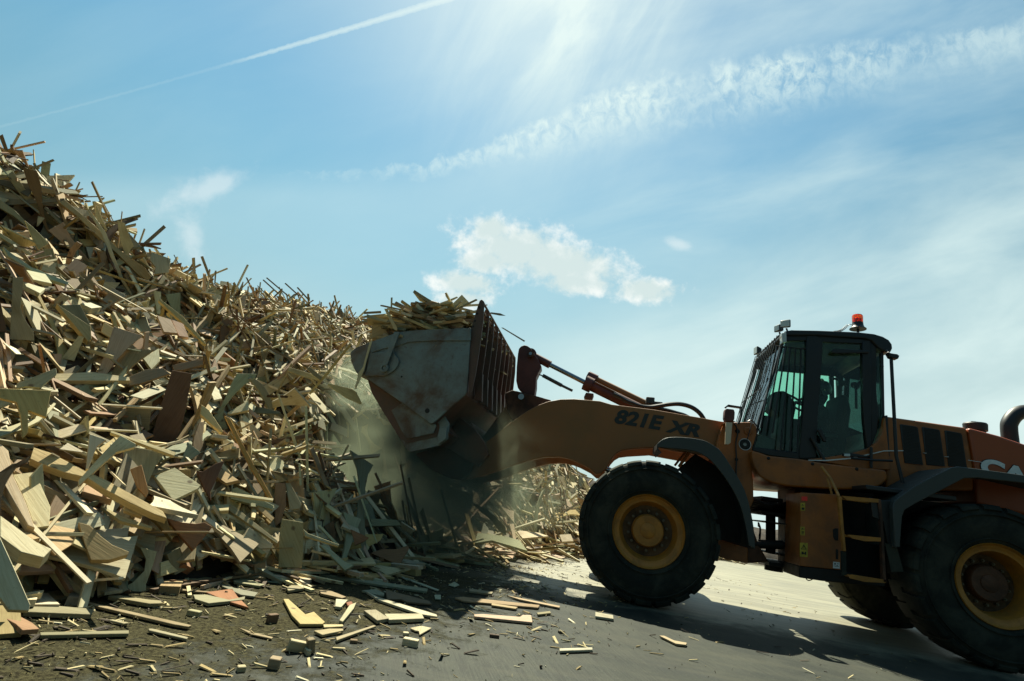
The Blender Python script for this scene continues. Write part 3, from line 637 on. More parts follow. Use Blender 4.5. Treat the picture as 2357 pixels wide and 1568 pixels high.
# ---- window guard: bars in front of the windshield and side quarter
guard = MB().tube([at(*z1(575, 290), 7.22), at(*z1(415, 440), 8.78)], .012, 8).build('window_guard', 'black', L)
ga, gb = at(*z1(578, 288), 7.22), at(*z1(290, 925), 8.78)
gt0, gt1 = at(*z1(578, 290), 7.22), at(*z1(413, 440), 8.78)
gb1 = at(*z1(288, 925), 8.78); gdir = (gb1-gt1).normalized()+Vector((-.03, 0, 0))
gt0 += Vector((-.03, 0, 0)); gt1 += Vector((-.02, 0, 0)); gb0 = gt0+gdir*1.5; gb1 = gt1+gdir*1.62
gm0, gm1 = gt0.lerp(gb0, .0), gt1.lerp(gb1, 0)
nb = 11
for k in range(nb):
    f = k/(nb-1); a = gt0.lerp(gt1, f); b = gb0.lerp(gb1, f)
    MB().tube([a, b], .0055, 6).build('guard_bar', 'black', guard)
MB().tube([gb0, gb1], .011, 8).build('guard_rail', 'black', guard)
for f in (.5,):
    MB().tube([gt0.lerp(gb0, f), gt1.lerp(gb1, f)], .008, 6).build('guard_rail', 'black', guard)
tx = [(625,370),(658,375),(695,380),(735,385)]; bx = [(495,985),(545,1090),(590,1125),(655,1138)]
top = [(560,365),(590,368),(625,372),(658,375),(695,380),(735,384)]
bot = [(440,960),(480,985),(525,1000),(585,1125),(655,1135),(710,1140)]
for a, b in zip(top, bot):
    MB().tube([at(*z1(*a), YN-.08), at(*z1(*b), YN-.08)], .0105, 6).build('guard_bar', 'black', guard)
MB().tube([at(*z1(550, 365), YN-.08), at(*z1(770, 386), YN-.08)], .009, 6).build('guard_rail', 'black', guard)
# ---- work lights, beacon, mirror mast
def worklight(cx, cy, w, h, Y, yaw, name='work_light'):
    c = at(cx, cy, Y); k = (c-O).dot(Dv)/FPX
    w *= k; h *= k
    b = MB(); vs = []
    d = .09
    ca_, sa_ = math.cos(yaw), math.sin(yaw)
    def T(x, y, z): return (c.x+x*ca_-y*sa_, c.y+x*sa_+y*ca_, c.z+z)
    b.add([T(-d/2, -w/2, -h/2), T(-d/2, w/2, -h/2), T(-d/2, w/2, h/2), T(-d/2, -w/2, h/2), T(d/2, -w*.3, -h*.3), T(d/2, w*.3, -h*.3), T(d/2, w*.3, h*.3), T(d/2, -w*.3, h*.3)], [(0,1,2,3),(4,7,6,5),(0,4,5,1),(1,5,6,2),(2,6,7,3),(3,7,4,0)])
    o = b.build(name, 'black', L, .015, 3)
    b2 = MB().add([T(-d/2-.004, -w*.42, -h*.4), T(-d/2-.004, w*.42, -h*.4), T(-d/2-.004, w*.42, h*.4), T(-d/2-.004, -w*.42, h*.4), T(-d/2+.01, -w*.42, -h*.4), T(-d/2+.01, w*.42, -h*.4), T(-d/2+.01, w*.42, h*.4), T(-d/2+.01, -w*.42, h*.4)], [(0,1,2,3),(4,7,6,5),(0,4,5,1),(1,5,6,2),(2,6,7,3),(3,7,4,0)])
    b2.build('lamp_lens', 'lamp', o, .004)
    MB().tube([(c.x, c.y, c.z-h/2), (c.x+.02, c.y, c.z-h/2-.06)], .012, 6).build('lamp_bracket', 'black', o)
worklight(1810, 747, 23, 19, 7.32, math.radians(55))
worklight(1794, 757, 20, 17, 7.75, math.radians(20))
worklight(1745, 808, 19, 19, 8.85, math.radians(10))
bar([(1798,768),(1809,766),(1810,788),(1800,790)], 7.22, 7.2, 7.3, 'marker_lamp', 'lamp', .006)
bs = at(1975, 766, 7.7); k_ = (bs-O).dot(Dv)/FPX
bx0, bz0 = bs.x, bs.z
bcn = MB().tube([(bx0, 7.7, bz0-.03), (bx0, 7.7, bz0+9*k_)], .018, 8).lathe([(.001, 8*k_), (17*k_, 8*k_), (17*k_, 9.5*k_), (13*k_, 13*k_), (11.5*k_, 18*k_), (11*k_, 24*k_), (.001, 24*k_)], (bx0, 7.7, bz0), 'Z', 28).build('beacon', 'black', L)
MB().lathe([(11*k_, 24*k_), (11.2*k_, 40*k_), (9.5*k_, 43*k_), (.001, 44*k_)], (bx0, 7.7, bz0), 'Z', 28).build('beacon_lens', 'amber', bcn)
MB().lathe([(.001, 24.5*k_), (5*k_, 25*k_), (6*k_, 33*k_), (.001, 36*k_)], (bx0, 7.7, bz0), 'Z', 16).build('beacon_reflector', 'red', bcn)
cs, ce2 = at(1920, 764, 7.7), at(1952, 747.5, 7.7)
cl = []
for k in range(150):
    f = k/149; p = cs.lerp(ce2, f) + Vector((0, 0, -.03*math.sin(math.pi*f))); a = f*2*math.pi*11
    cl.append(p+Vector((math.cos(a)*.012, math.sin(a)*.016, math.sin(a)*.016)))
cl += [ce2+Vector((.03, 0, .01)), Vector((bx0-.06, 7.7, bz0+17*k_))]
MB().tube(cl, .0045, 5).build('coiled_cable', 'black', bcn)
mt, mb_ = at(2051, 820, 7.0), at(2063, 1050, 7.0)
mst = MB().tube([mt, mb_, mb_+Vector((.05, .0, -.3))], .019, 10).build('mirror_mast', 'black', L)
MB().prism(A([(2040,812),(2048,815),(2062,817),(2067,821),(2064,828),(2054,826),(2047,824)], 6.98), 6.94, 7.03).build('mirror_head', 'black', mst, .008)
MB().tube([at(2040, 806, 7.2), at(2050, 818, 7.0)], .012, 6).build('mast_stay', 'black', mst)
MB().tube([at(*z1(1310, 500), 7.3), at(*z1(1332, 512), 7.2)], .01, 6).build('catch', 'black', L)
# grab rail behind the door
MB().tube([at(*z1(1245, 1100), 7.2), at(*z1(1245, 1250), 7.2)], .018, 8).tube([at(*z1(1100, 1180), 7.1), at(*z1(1250, 1195), 7.1), at(*z1(1400, 1200), 7.1)], .014, 8).build('grab_rail', 'black', L)
# ---- hood
hd = MB().prism(A([(2040,958),(2226,984.5),(2243,1082),(2243,1130),(2040,1130)], 7.3), 7.3, mir(7.3)).build('engine_hood', 'orange', L, .03, 4)
MB().prism(A([(2036,957),(2041,957),(2046,1050),(2040,1060),(2037,1030)], 7.28), 7.26, mir(7.26)).build('hood_edge', 'black', hd)
hx = A([(2229,984),(2300,1003),(2357,1022),(2420,1045),(2600,1110),(2640,1250),(2246,1160),(2244,1082)], 7.28)
hr = MB().prism(hx, 7.27, mir(7.27)).build('rear_hood', 'hood', L, .035, 4)
vt = [[(1455,935),(1470,933),(1575,950),(1588,962),(1625,1230),(1490,1215)], [(1615,955),(1630,953),(1735,972),(1748,985),(1785,1240),(1650,1230)], [(1780,980),(1795,978),(1895,998),(1908,1010),(1945,1250),(1810,1240)]]
for v_ in vt:
    vo = MB().prism(AZ(z1, v_, 7.29), 7.292, 7.32).build('hood_vent', 'black', hd, .004)
    sl = MB(); P0 = AZ(z1, v_, 7.29)
    za, zb = P0[0].z, P0[4].z
    for j in range(26):
        f = (j+.5)/26; z = za+(zb-za)*f-.01; x0 = P0[1].x+(P0[5].x-P0[1].x)*f; x1 = P0[3].x+(P0[4].x-P0[3].x)*f
        sl.box((x0+.005, 7.284, z), (x1-.01, 7.291, z+.006))
    sl.build('vent_slats', 'grime', vo)
MB().prism(AZ(z1, [(1340,1123),(1480,1123),(1480,1127),(1340,1127)], 7.28), 7.285, 7.299).build('stripe', 'white', hd)
for a, b in ((1625, 1642), (1785, 1805), (1945, 2055)):
    MB().prism(AZ(z1, [(a,1137+(a-1600)*.165),(b,1137+(b-1600)*.165),(b,1140+(b-1600)*.165),(a,1140+(a-1600)*.165)], 7.28), 7.262, 7.2695 if a > 1900 else 7.299).build('stripe', 'white', hd)
cl_, cr_, cbm = at(*z1(2048, 1170), 7.262), at(*z1(2048+580, 1170+150), 7.262), at(*z1(2040, 1294), 7.262)
put_text('lettering', 'CASE', M['grime'], hr, cl_+Vector((-.008, 0, .008)), cr_+Vector((.008, 0, .008)), cbm+Vector((-.008, 0, -.008)), 7.266, .06)
put_text('lettering', 'CASE', M['white'], hr, cl_, cr_, cbm, 7.262, .05)
cp = at(2245, 986, 7.8)
cpo = MB().lathe([(.001, -.12), (.105, -.12), (.105, -.06), (.125, -.055), (.13, .03), (.12, .045), (.001, .05)], (cp.x, 7.8, cp.z+.02), 'Z', 28).build('air_intake_cap', 'black', L)
MB().tube([(cp.x, 7.8, cp.z+.06), (cp.x, 7.8, cp.z+.09)], .012, 6).tube([(cp.x-.04, 7.8, cp.z+.085), (cp.x+.04, 7.8, cp.z+.085)], .006, 6).build('cap_knob', 'black', cpo)
e0 = at(2325, 1010, 7.9)
ex = smooth_poly([e0+Vector((0, 0, -.35)), e0+Vector((0, 0, -.1)), e0+Vector((0, 0, .12)), e0+Vector((.02, 0, .22)), e0+Vector((.1, 0, .33)), e0+Vector((.22, 0, .385)), e0+Vector((.45, 0, .39)), e0+Vector((.7, 0, .38))], 4)
MB().tube(ex, .09, 20).build('exhaust_pipe', 'black', L)
# ---- rear counterweight and grille, mostly beyond the frame
MB().prism([(5.35, .95), (6.15, .95), (6.3, 1.1), (6.28, 1.55), (5.35, 1.5)], 7.0, mir(7.0)).build('counterweight', 'black', L, .05, 3)
# ---- side box with steps
bxP = AZ(zL, [(785,165),(1030,180),(1270,190),(1330,900),(1310,1165),(1300,1175),(770,1120),(778,600)], 6.95)
sb = MB().prism(bxP, 6.92, 7.45).build('battery_box', 'orange', L, .012)
MB().prism(AZ(zL, [(770,1122),(1310,1175),(1890,1345),(1890,1400),(1060,1318),(768,1275)], 6.95), 6.93, 7.5).build('box_sill', 'grime', L, .01)
def stick(name, pts, m, par=sb, Y=6.917, th=.003): return MB().prism(AZ(zL, pts, Y), Y-th, Y).build(name, m, par)
stick('red_reflector', [(805,218),(880,218),(880,275),(805,270)], 'red')
for pts in ([(790,300),(850,300),(850,405),(790,403)], [(788,610),(845,612),(845,726),(788,722)], [(782,820),(885,825),(882,1010),(780,1003)]):
    stick('warning_sticker', pts, 'yellow')
def tri(cx, cy, r, par=sb):
    o = [(cx, cy-r), (cx+r*1.05, cy+r*.75), (cx-r*1.05, cy+r*.75)]; i_ = [(cx, cy-r*.62), (cx+r*.72, cy+r*.57), (cx-r*.72, cy+r*.57)]
    for k in range(3):
        j = (k+1) % 3
        MB().prism(AZ(zL, [o[k], o[j], i_[j], i_[k]], 6.912), 6.911, 6.9135).build('warning_mark', 'grime', par)
    MB().prism(AZ(zL, [(cx-3, cy-r*.35), (cx+3, cy-r*.35), (cx+3, cy+r*.35), (cx-3, cy+r*.35)], 6.912), 6.911, 6.9135).build('warning_mark', 'grime', par)
tri(834, 880, 36); tri(818, 330, 17); tri(816, 640, 15)
for pts in ([(805,935),(830,938),(832,955),(845,956),(846,940),(866,942),(864,980),(845,978),(843,968),(832,968),(830,975),(805,972)], [(805,360),(840,362),(838,392),(806,390)], [(803,672),(838,674),(836,690),(803,688)], [(805,700),(836,702),(836,710),(805,708)]):
    stick('warning_mark', pts, 'grime', sb, 6.9135, .002)
stick('info_sticker', [(1217,1068),(1303,1078),(1303,1162),(1215,1152)], 'white')
for pts in ([(1232,1085),(1250,1087),(1250,1108),(1232,1106)], [(1265,1092),(1290,1095),(1290,1100),(1265,1098)], [(1232,1122),(1290,1128),(1290,1134),(1232,1128)], [(1262,1110),(1280,1112),(1280,1120),(1262,1118)]):
    stick('sticker_print', pts, 'grey', sb, 6.9135, .002)
def hole(pts): MB().prism(AZ(zL, pts, 6.917), 6.915, 6.922).build('slot', 'grime', sb)
hole([(1215,650),(1240,632),(1283,635),(1283,795),(1240,790),(1218,750)]); hole([(1253,905),(1282,910),(1282,1040),(1253,1035)])
MB().tube(smooth_poly([at(*zL(*p), 6.95) for p in [(865,1290),(880,1308),(910,1314),(945,1300)]], 3), .006, 6).build('cable', 'hose', sb)
# ladder
lad = MB().prism(AZ(zL, [(1278,215),(1320,220),(1345,560),(1380,935),(1342,930),(1305,560)], 6.70), 6.68, 6.73).build('ladder', 'rim', L, .006)
MB().prism(AZ(zL, [(1318,925),(1382,937),(1386,1240),(1325,1255)], 6.72), 6.70, 6.74).build('ladder_rail', 'rubber', lad, .006)
MB().prism(AZ(zL, [(1780,250),(1822,255),(1850,560),(1890,1300),(1896,1340),(1845,1335),(1820,600)], 6.74), 6.70, 6.76).build('ladder_rail', 'darkorange', lad, .006)
for pts in ([(1320,208),(1800,250),(1800,298),(1560,282),(1385,262)], [(1390,722),(1430,716),(1830,755),(1830,802),(1620,800),(1460,765)], [(1400,1240),(1460,1235),(1895,1305),(1890,1345),(1620,1330),(1440,1285)]):
    pz = AZ(zL, pts, 6.72); n0 = 14
    stp_ = MB().prism(pz, 6.70, 6.73)
    xa, xb = pz[0].x+.03, pz[1].x if pz[1].x > pz[0].x+.2 else pz[2].x
    zt = sum(p.z for p in pz)/len(pz)
    for k in range(5): stp_.box((xa, 6.74+k*.05, zt-.012), (xb, 6.75+k*.05, zt+.012))
    stp_.build('ladder_step', 'rim', lad)
MB().tube([at(*zL(1140, -10), 6.98), at(*zL(1180, 110), 6.9), at(*zL(1200, 190), 6.9)], .012, 8).tube([at(*zR(578, 50), 7.05), at(*zR(640, 130), 6.9), at(*zR(695, 245), 6.75), at(*zR(700, 262), 6.72)], .017, 8).build('hand_rail', 'rim', lad)
# ---- hinge between the frames
hg = MB()
for (x0, y0, x1, y1, ya, yb) in ((280,210,560,300,7.6,8.3), (250,300,770,345,7.5,8.4), (280,440,780,470,7.6,8.3), (270,540,770,600,7.4,8.5), (300,800,770,900,7.5,8.4), (370,960,770,1010,7.55,8.4), (350,1060,800,1180,7.5,8.4)):
    a, b = at(*zL(x0, y0), 7.6), at(*zL(x1, y1), 7.6)
    hg.box((a.x, ya, b.z), (b.x, yb, a.z))
hg.build('frame_hinge', 'grime', L, .01)
hc = at(*zL(620, 600), 7.97)
MB().box((hc.x-.02, 7.62, .55), (hc.x+.45, 8.32, 1.62)).build('rear_frame', 'darkorange', L, .02)
rfr = A([(1845,1115),(2400,1190),(2400,1320),(2000,1345),(1850,1318)], 7.5)
MB().prism(rfr, 7.46, 7.56).prism(rfr, mir(7.56), mir(7.46)).box((3.0, 7.56, .75), (6.0, mir(7.56), 1.2)).build('rear_chassis', 'grime', L, .01)
MB().tube([at(*zL(400, 420), 7.8), at(*zL(400, 960), 7.8)], .06, 14).tube([at(*zL(440, 1120), 7.75), at(*zL(440, 1190), 7.75)], .11, 14).build('hinge_pin', 'grime', L)
MB().tube([at(*zL(150, 835), 7.55), at(*zL(560, 850), 7.55)], .055, 12).tube([at(*zL(560, 850), 7.55), at(*zL(900, 870), 7.55)], .03, 12).build('steering_cylinder', 'grime', L)
hs = MB()
for k in range(7):
    y_ = 7.5+.1*k
    hs.tube(smooth_poly([at(*zL(60, 240+k*22), y_), at(*zL(220, 270+k*24), y_-.03), at(*zL(400+k*10, 330+k*20), y_-.05), at(*zL(620, 300+k*35), y_), at(*zL(800, 280+k*30), y_)], 4), .018+.003*(k % 3), 8)
for k in range(3):
    hs.tube(smooth_poly([at(*zL(240, 560+k*20), 7.7+k*.1), at(*zL(265, 640), 7.65+k*.1), at(*zL(255, 740+k*30), 7.7+k*.1)], 4), .012, 6)
hs.build('hydraulic_hoses', 'hose', L)
# ---- cab inside: seat, console, wheel
fl = at(1740, 1050, YN)
MB().box((fl.x+.1, YN+.04, fl.z-.05), (fl.x+1.45, YN+1.3, fl.z)).build('cab_floor', 'black', L)
sx0, sy0 = 2.97, 7.95
seat = MB().box((sx0-.42, sy0-.26, 2.06), (sx0+.06, sy0+.26, 2.18)).build('seat', 'seat', L, .04, 3)
MB().prism([(sx0+.0, 2.10), (sx0+.14, 2.12), (sx0+.235, 2.72), (sx0+.20, 2.92), (sx0+.10, 2.93), (sx0+.07, 2.76)], sy0-.25, sy0+.25).build('backrest', 'seat', seat, .04, 3)
MB().box((sx0-.3, sy0-.15, 1.95), (sx0, sy0+.15, 2.06)).build('seat_base', 'black', seat)
con = at(1795, 1000, 7.95)
MB().prism(AZ(lambda x, y: (1703.3+x*.31706, 699.7+y*.31706), [(225,650),(300,640),(345,665),(390,760),(360,900),(420,1040),(300,1070),(250,960),(270,820),(200,760)], 7.9), 7.78, 8.12).build('console', 'black', L, .03)
ws = at(1829, 927, 7.9); k_ = (ws-O).dot(Dv)/FPX
sw = MB(); wn = Vector((.55, -.05, .83)).normalized(); wa = wn.orthogonal().normalized(); wb_ = wn.cross(wa)
sw.tube([ws+(wa*math.cos(a)+wb_*math.sin(a))*.19 for a in [2*math.pi*k/32 for k in range(33)]], .016, 8, False)
for k in range(3):
    a = 2*math.pi*k/3+.5; sw.tube([ws, ws+(wa*math.cos(a)+wb_*math.sin(a))*.19], .012, 6)
sw.tube([ws, ws-wn*.4], .03, 8).build('steering_wheel', 'black', L)
MB().tube([at(1915, 870, 8.3), at(1928, 874, 8.3), at(1934, 884, 8.3), at(1932, 935, 8.3)], .018, 6).prism(A([(1926,876),(1943,878),(1943,888),(1928,888)], 8.3), 8.26, 8.34).build('joystick_post', 'black', L)
MB().box((sx0-.45, sy0-.40, 2.28), (sx0+.0, sy0-.30, 2.34)).build('armrest', 'black', seat, .02)
# ================================================================== OPERATOR
def skin_body(name, joints, edges, m, sub=2):
    me = bpy.data.meshes.new(name); me.from_pydata([tuple(j[0]) for j in joints], edges, [])
    o = bpy.data.objects.new(name, me); COL.objects.link(o)
    sk = o.modifiers.new('skin', 'SKIN'); sk.use_smooth_shade = True
    for v, j in zip(me.skin_vertices[0].data, joints): v.radius = (j[1], j[2] if len(j) > 2 else j[1])
    me.skin_vertices[0].data[0].use_root = True
    sb_ = o.modifiers.new('sub', 'SUBSURF'); sb_.levels = sub; sb_.render_levels = sub
    dg_ = bpy.context.evaluated_depsgraph_get(); bpy.context.view_layer.update(); dg_.update()
    nm = bpy.data.meshes.new_from_object(o.evaluated_get(dg_)); bpy.data.objects.remove(o)
    nm.name = name; return nm
px, py, pz = 2.93, 7.95, 2.24
H = Vector((px-.10, py, 2.90))
J = [((px, py, pz), .17, .13), ((px-.02, py, pz+.17), .15, .11), ((px-.05, py, pz+.36), .18, .12), ((px-.07, py, pz+.48), .12, .09), ((px-.04, py, pz+.57), .055), ((px-.0, py, pz+.66), .085), ((px+.0, py, pz+.74), .085)]
E_ = [(0,1),(1,2),(2,3),(3,4),(4,5),(5,6)]
wheelp = ws
for s in (-1, 1):
    k = len(J)
    hand = wheelp+wb_*0+Vector((.10, s*.14, .03))
    J += [((px-.06, py+s*.19, pz+.44), .07), ((px-.22, py+s*.25, pz+.26), .05), (tuple(hand+Vector((.13, s*.02, .0))), .036), (tuple(hand), .03)]
    E_ += [(3, k), (k, k+1), (k+1, k+2), (k+2, k+3)]
    for j in range(4):      # fingers curled over the rim
        n = len(J); b = hand+Vector((-.015, s*(-.03+.022*j), .012))
        J += [(tuple(b+Vector((-.03, 0, .004))), .0105), (tuple(b+Vector((-.055+.004*abs(j-1), 0, -.012))), .0095), (tuple(b+Vector((-.045, 0, -.036))), .0085)]
        E_ += [(k+3, n), (n, n+1), (n+1, n+2)]
    n = len(J); J += [(tuple(hand+Vector((-.005, -s*.04, -.012))), .012), (tuple(hand+Vector((-.035, -s*.05, -.03))), .010)]
    E_ += [(k+3, n), (n, n+1)]
    k = len(J)
    J += [((px-.06, py+s*.10, pz-.06), .095), ((px-.46, py+s*.15, pz-.02), .07), ((px-.56, py+s*.15, pz-.36), .048), ((px-.70, py+s*.15, pz-.40), .04)]
    E_ += [(0, k), (k, k+1), (k+1, k+2), (k+2, k+3)]
me = skin_body('person', J, E_, None)
# face: nose, brow, chin and ears added into the same mesh
b = MB(); hc_ = Vector((px-.01, py, pz+.70))
b.sphere(hc_+Vector((-.02, 0, 0)), .098, 20, (1.0, .80, 1.18)).sphere(hc_+Vector((-.122, 0, -.012)), .018, 10, (1.1, .7, 1.4)).sphere(hc_+Vector((-.085, 0, -.075)), .035, 12, (1.0, 1.1, .8))
for s in (-1, 1):
    b.sphere(hc_+Vector((-.01, s*.08, -.005)), .024, 10, (1, .4, 1.3)).sphere(hc_+Vector((-.103, s*.032, .012)), .012, 10)
fm = bpy.data.meshes.new('f'); fm.from_pydata(b.v, [], b.f)
bm = bmesh.new(); bm.from_mesh(me); bm.from_mesh(fm)
bmesh.ops.translate(bm, vec=Vector((-px, -py, -pz)), verts=bm.verts)
for f in bm.faces:
    f.smooth = True; c = f.calc_center_median()+Vector((px, py, pz))
    hand = c.x < ws.x+.17 and c.z > pz+.2
    f.material_index = 2 if (c.z > pz+.535 or hand) else 1 if c.z > pz+.1 and c.x > px-.3 else 0
bm.to_mesh(me); bm.free(); me.materials.clear()
for k in ('cloth', 'vest', 'skin'): me.materials.append(M[k])
person = bpy.data.objects.new('person', me); COL.objects.link(person); person.location = (px, py, pz)
tag(person, 'seated machine operator in dark helmet and yellow vest behind the cab glass', 'person')
MB().lathe([(.108, -.03), (.125, -.03), (.13, .0), (.135, .03), (.125, .085), (.09, .13), (.04, .15), (.001, .152)], (px-.01, py, pz+.76), 'Z', 28).prism([(px-.195, pz+.735), (px-.115, pz+.76), (px-.095, pz+.745), (px-.195, pz+.72)], py-.08, py+.08).build('helmet', 'helmet', person)
for s in (-1, 1): MB().tube([(px-.01, py+s*.1, pz+.70), (px-.01, py+s*.14, pz+.70)], [.045, .04], 14).build('ear_defender', 'helmet', person)
MB().tube(smooth_poly([(px-.01, py-.12, pz+.74), (px-.01, py-.09, pz+.88), (px-.01, py, pz+.93), (px-.01, py+.09, pz+.88), (px-.01, py+.12, pz+.74)], 3), .014, 8).build('helmet_band', 'beige', person)
# ================================================================== THE WOOD HEAP
BASE = np.array([(-9.5,-6.0),(-5.6,-3.0),(-4.1,0.0),(-3.45,1.6),(-3.25,2.7),(-3.0,3.9),(-2.85,4.9),(-2.6,5.8),(-2.35,6.6),(-2.1,7.6),(-1.75,8.6),(-1.15,9.8),(-.75,11.5),(-.45,13.2),(-.1,15.0),(1.3,16.6),(4.0,18.0),(9.0,20.0),(14,23)])
def vnoise(x, y, s, seed):
    r = np.random.default_rng(seed).random((64, 64)); x = np.asarray(x)*s+100; y = np.asarray(y)*s+100
    xi, yi = np.floor(x).astype(int), np.floor(y).astype(int); fx, fy = x-xi, y-yi; fx = fx*fx*(3-2*fx); fy = fy*fy*(3-2*fy)
    g = lambda a, b: r[a % 64, b % 64]
    return (g(xi, yi)*(1-fx)+g(xi+1, yi)*fx)*(1-fy)+(g(xi, yi+1)*(1-fx)+g(xi+1, yi+1)*fx)*fy-.5
def pile_d(x, y):
    x = np.asarray(x, float); y = np.asarray(y, float); best = np.full(x.shape, 1e9); sg = np.ones(x.shape)
    for (ax, ay), (bx, by) in zip(BASE[:-1], BASE[1:]):
        dx, dy = bx-ax, by-ay; l2 = dx*dx+dy*dy
        t = np.clip(((x-ax)*dx+(y-ay)*dy)/l2, 0, 1); px, py = ax+t*dx, ay+t*dy
        d = np.hypot(x-px, y-py); s = np.sign(dx*(y-ay)-dy*(x-ax)); s[s == 0] = 1
        u = d < best; best = np.where(u, d, best); sg = np.where(u, s, sg)
    return best*sg
CAPY = ([-6, 3, 5, 6.2, 7.2, 8.2, 9.5, 11, 13, 15.5, 17, 20, 24], [3.8, 3.8, 3.8, 3.8, 3.8, 3.85, 4.05, 4.35, 4.9, 5.35, 5.0, 3.6, 2.8])
def pile_h(x, y):
    x = np.asarray(x, float); y = np.asarray(y, float)
    d = pile_d(x, y)
    cap = np.interp(y, *CAPY)+np.clip(.42*(-x-7.2), 0, 1.3)*np.clip((8.6-y)/2.2, 0, 1); cap = np.where(x > -3.2, np.minimum(cap, np.interp(x, [-3.2, -1.2, .5, 4], [4.2, 2.6, 1.9, 1.4])), cap)
    lf = np.clip((-x-4.0)/3, 0, 1)
    led = .30*np.exp(-((d-2.3)/.8)**2)*lf
    # shaded hollow running down across the face, with a bulge above it
    ux, uy = 4.4, 2.4; ul = math.hypot(ux, uy); t = ((x+8.0)*ux+(y-4.9)*uy)/ul; q = (-(x+8.0)*uy+(y-4.9)*ux)/ul
    env = np.clip((t+2.5)/2, 0, 1)*np.clip((5.2-t)/1.5, 0, 1)
    led = led-1.1*np.exp(-((q-.05)/.38)**2)*env+.55*np.exp(-((q-.75)/.45)**2)*env
    foot = .30*np.exp(-((d-.55)/.5)**2)
    h = (.70+.05*np.clip((y-9)/3, 0, 1))*d+led+foot+.55*vnoise(x, y, .55, 3)+.30*vnoise(x, y, 1.3, 4)
    # bite taken out by the bucket
    cv = np.hypot((x+2.55)/1.75, (y-8.75)/2.0); cave = .12+4.2*np.clip(cv-.85, 0, 9)+.12*vnoise(x, y, 3.0, 8)
    k = .35; h = -k*np.log(np.exp(-h/k)+np.exp(-(cap+.25*vnoise(x, y, .8, 5))/k))
    h = np.minimum(h, cave)
    return np.where(d > 0, h, -.3+.0*h)
def pile_n(x, y):
    e = .12
    gx = (pile_h(x+e, y)-pile_h(x-e, y))/(2*e); gy = (pile_h(x, y+e)-pile_h(x, y-e))/(2*e)
    n = np.stack([-gx, -gy, np.ones_like(gx)], -1); n[:, :2] = np.clip(n[:, :2], -1.6, 1.6)
    return n/np.linalg.norm(n, axis=1, keepdims=True)
Dn = np.array(Dv); Rn = np.array(Rv); Un = np.array(Uv)
def projn(p):
    q = p-np.array([0, 0, HC]); z = q@Dn; return PCX+FPX*(q@Rn)/z, PCY-FPX*(q@Un)/z, z
# --- heap body under the offcuts, its dark colour painting the shade of the gaps
gx_, gy_ = np.meshgrid(np.arange(-26, 12, .25), np.arange(-6, 26, .25), indexing='ij')
H_ = pile_h(gx_, gy_)-.36*np.clip(pile_d(gx_, gy_)/.8, .3, 1); H_ = H_+.10*vnoise(gx_, gy_, 3.3, 9)+.05*vnoise(gx_, gy_, 7.0, 10)
ok_ = H_ > -.35
nx_, ny_ = gx_.shape; vs_ = np.stack([gx_, gy_, np.maximum(H_, -.2)], -1).reshape(-1, 3)
idx = np.arange(nx_*ny_).reshape(nx_, ny_)
q_ = np.stack([idx[:-1, :-1], idx[1:, :-1], idx[1:, 1:], idx[:-1, 1:]], -1).reshape(-1, 4)
keep = (vs_[q_, 2].max(1) > -.12)
me = bpy.data.meshes.new('gap_shade_mound'); me.from_pydata(vs_.tolist(), [], q_[keep].tolist()); me.polygons.foreach_set('use_smooth', [True]*len(me.polygons))
mm = mat('gap_shade_brown', (.08, .052, .026), .95, 0, (.02, .014, .008), .9, 6, 1.0, 35); me.materials.append(mm)
mo = bpy.data.objects.new('gap_shade_mound', me); COL.objects.link(mo); tag(mo, 'body of the wood heap, painted dark as the shade in its gaps', 'wood filler', kind='stuff')
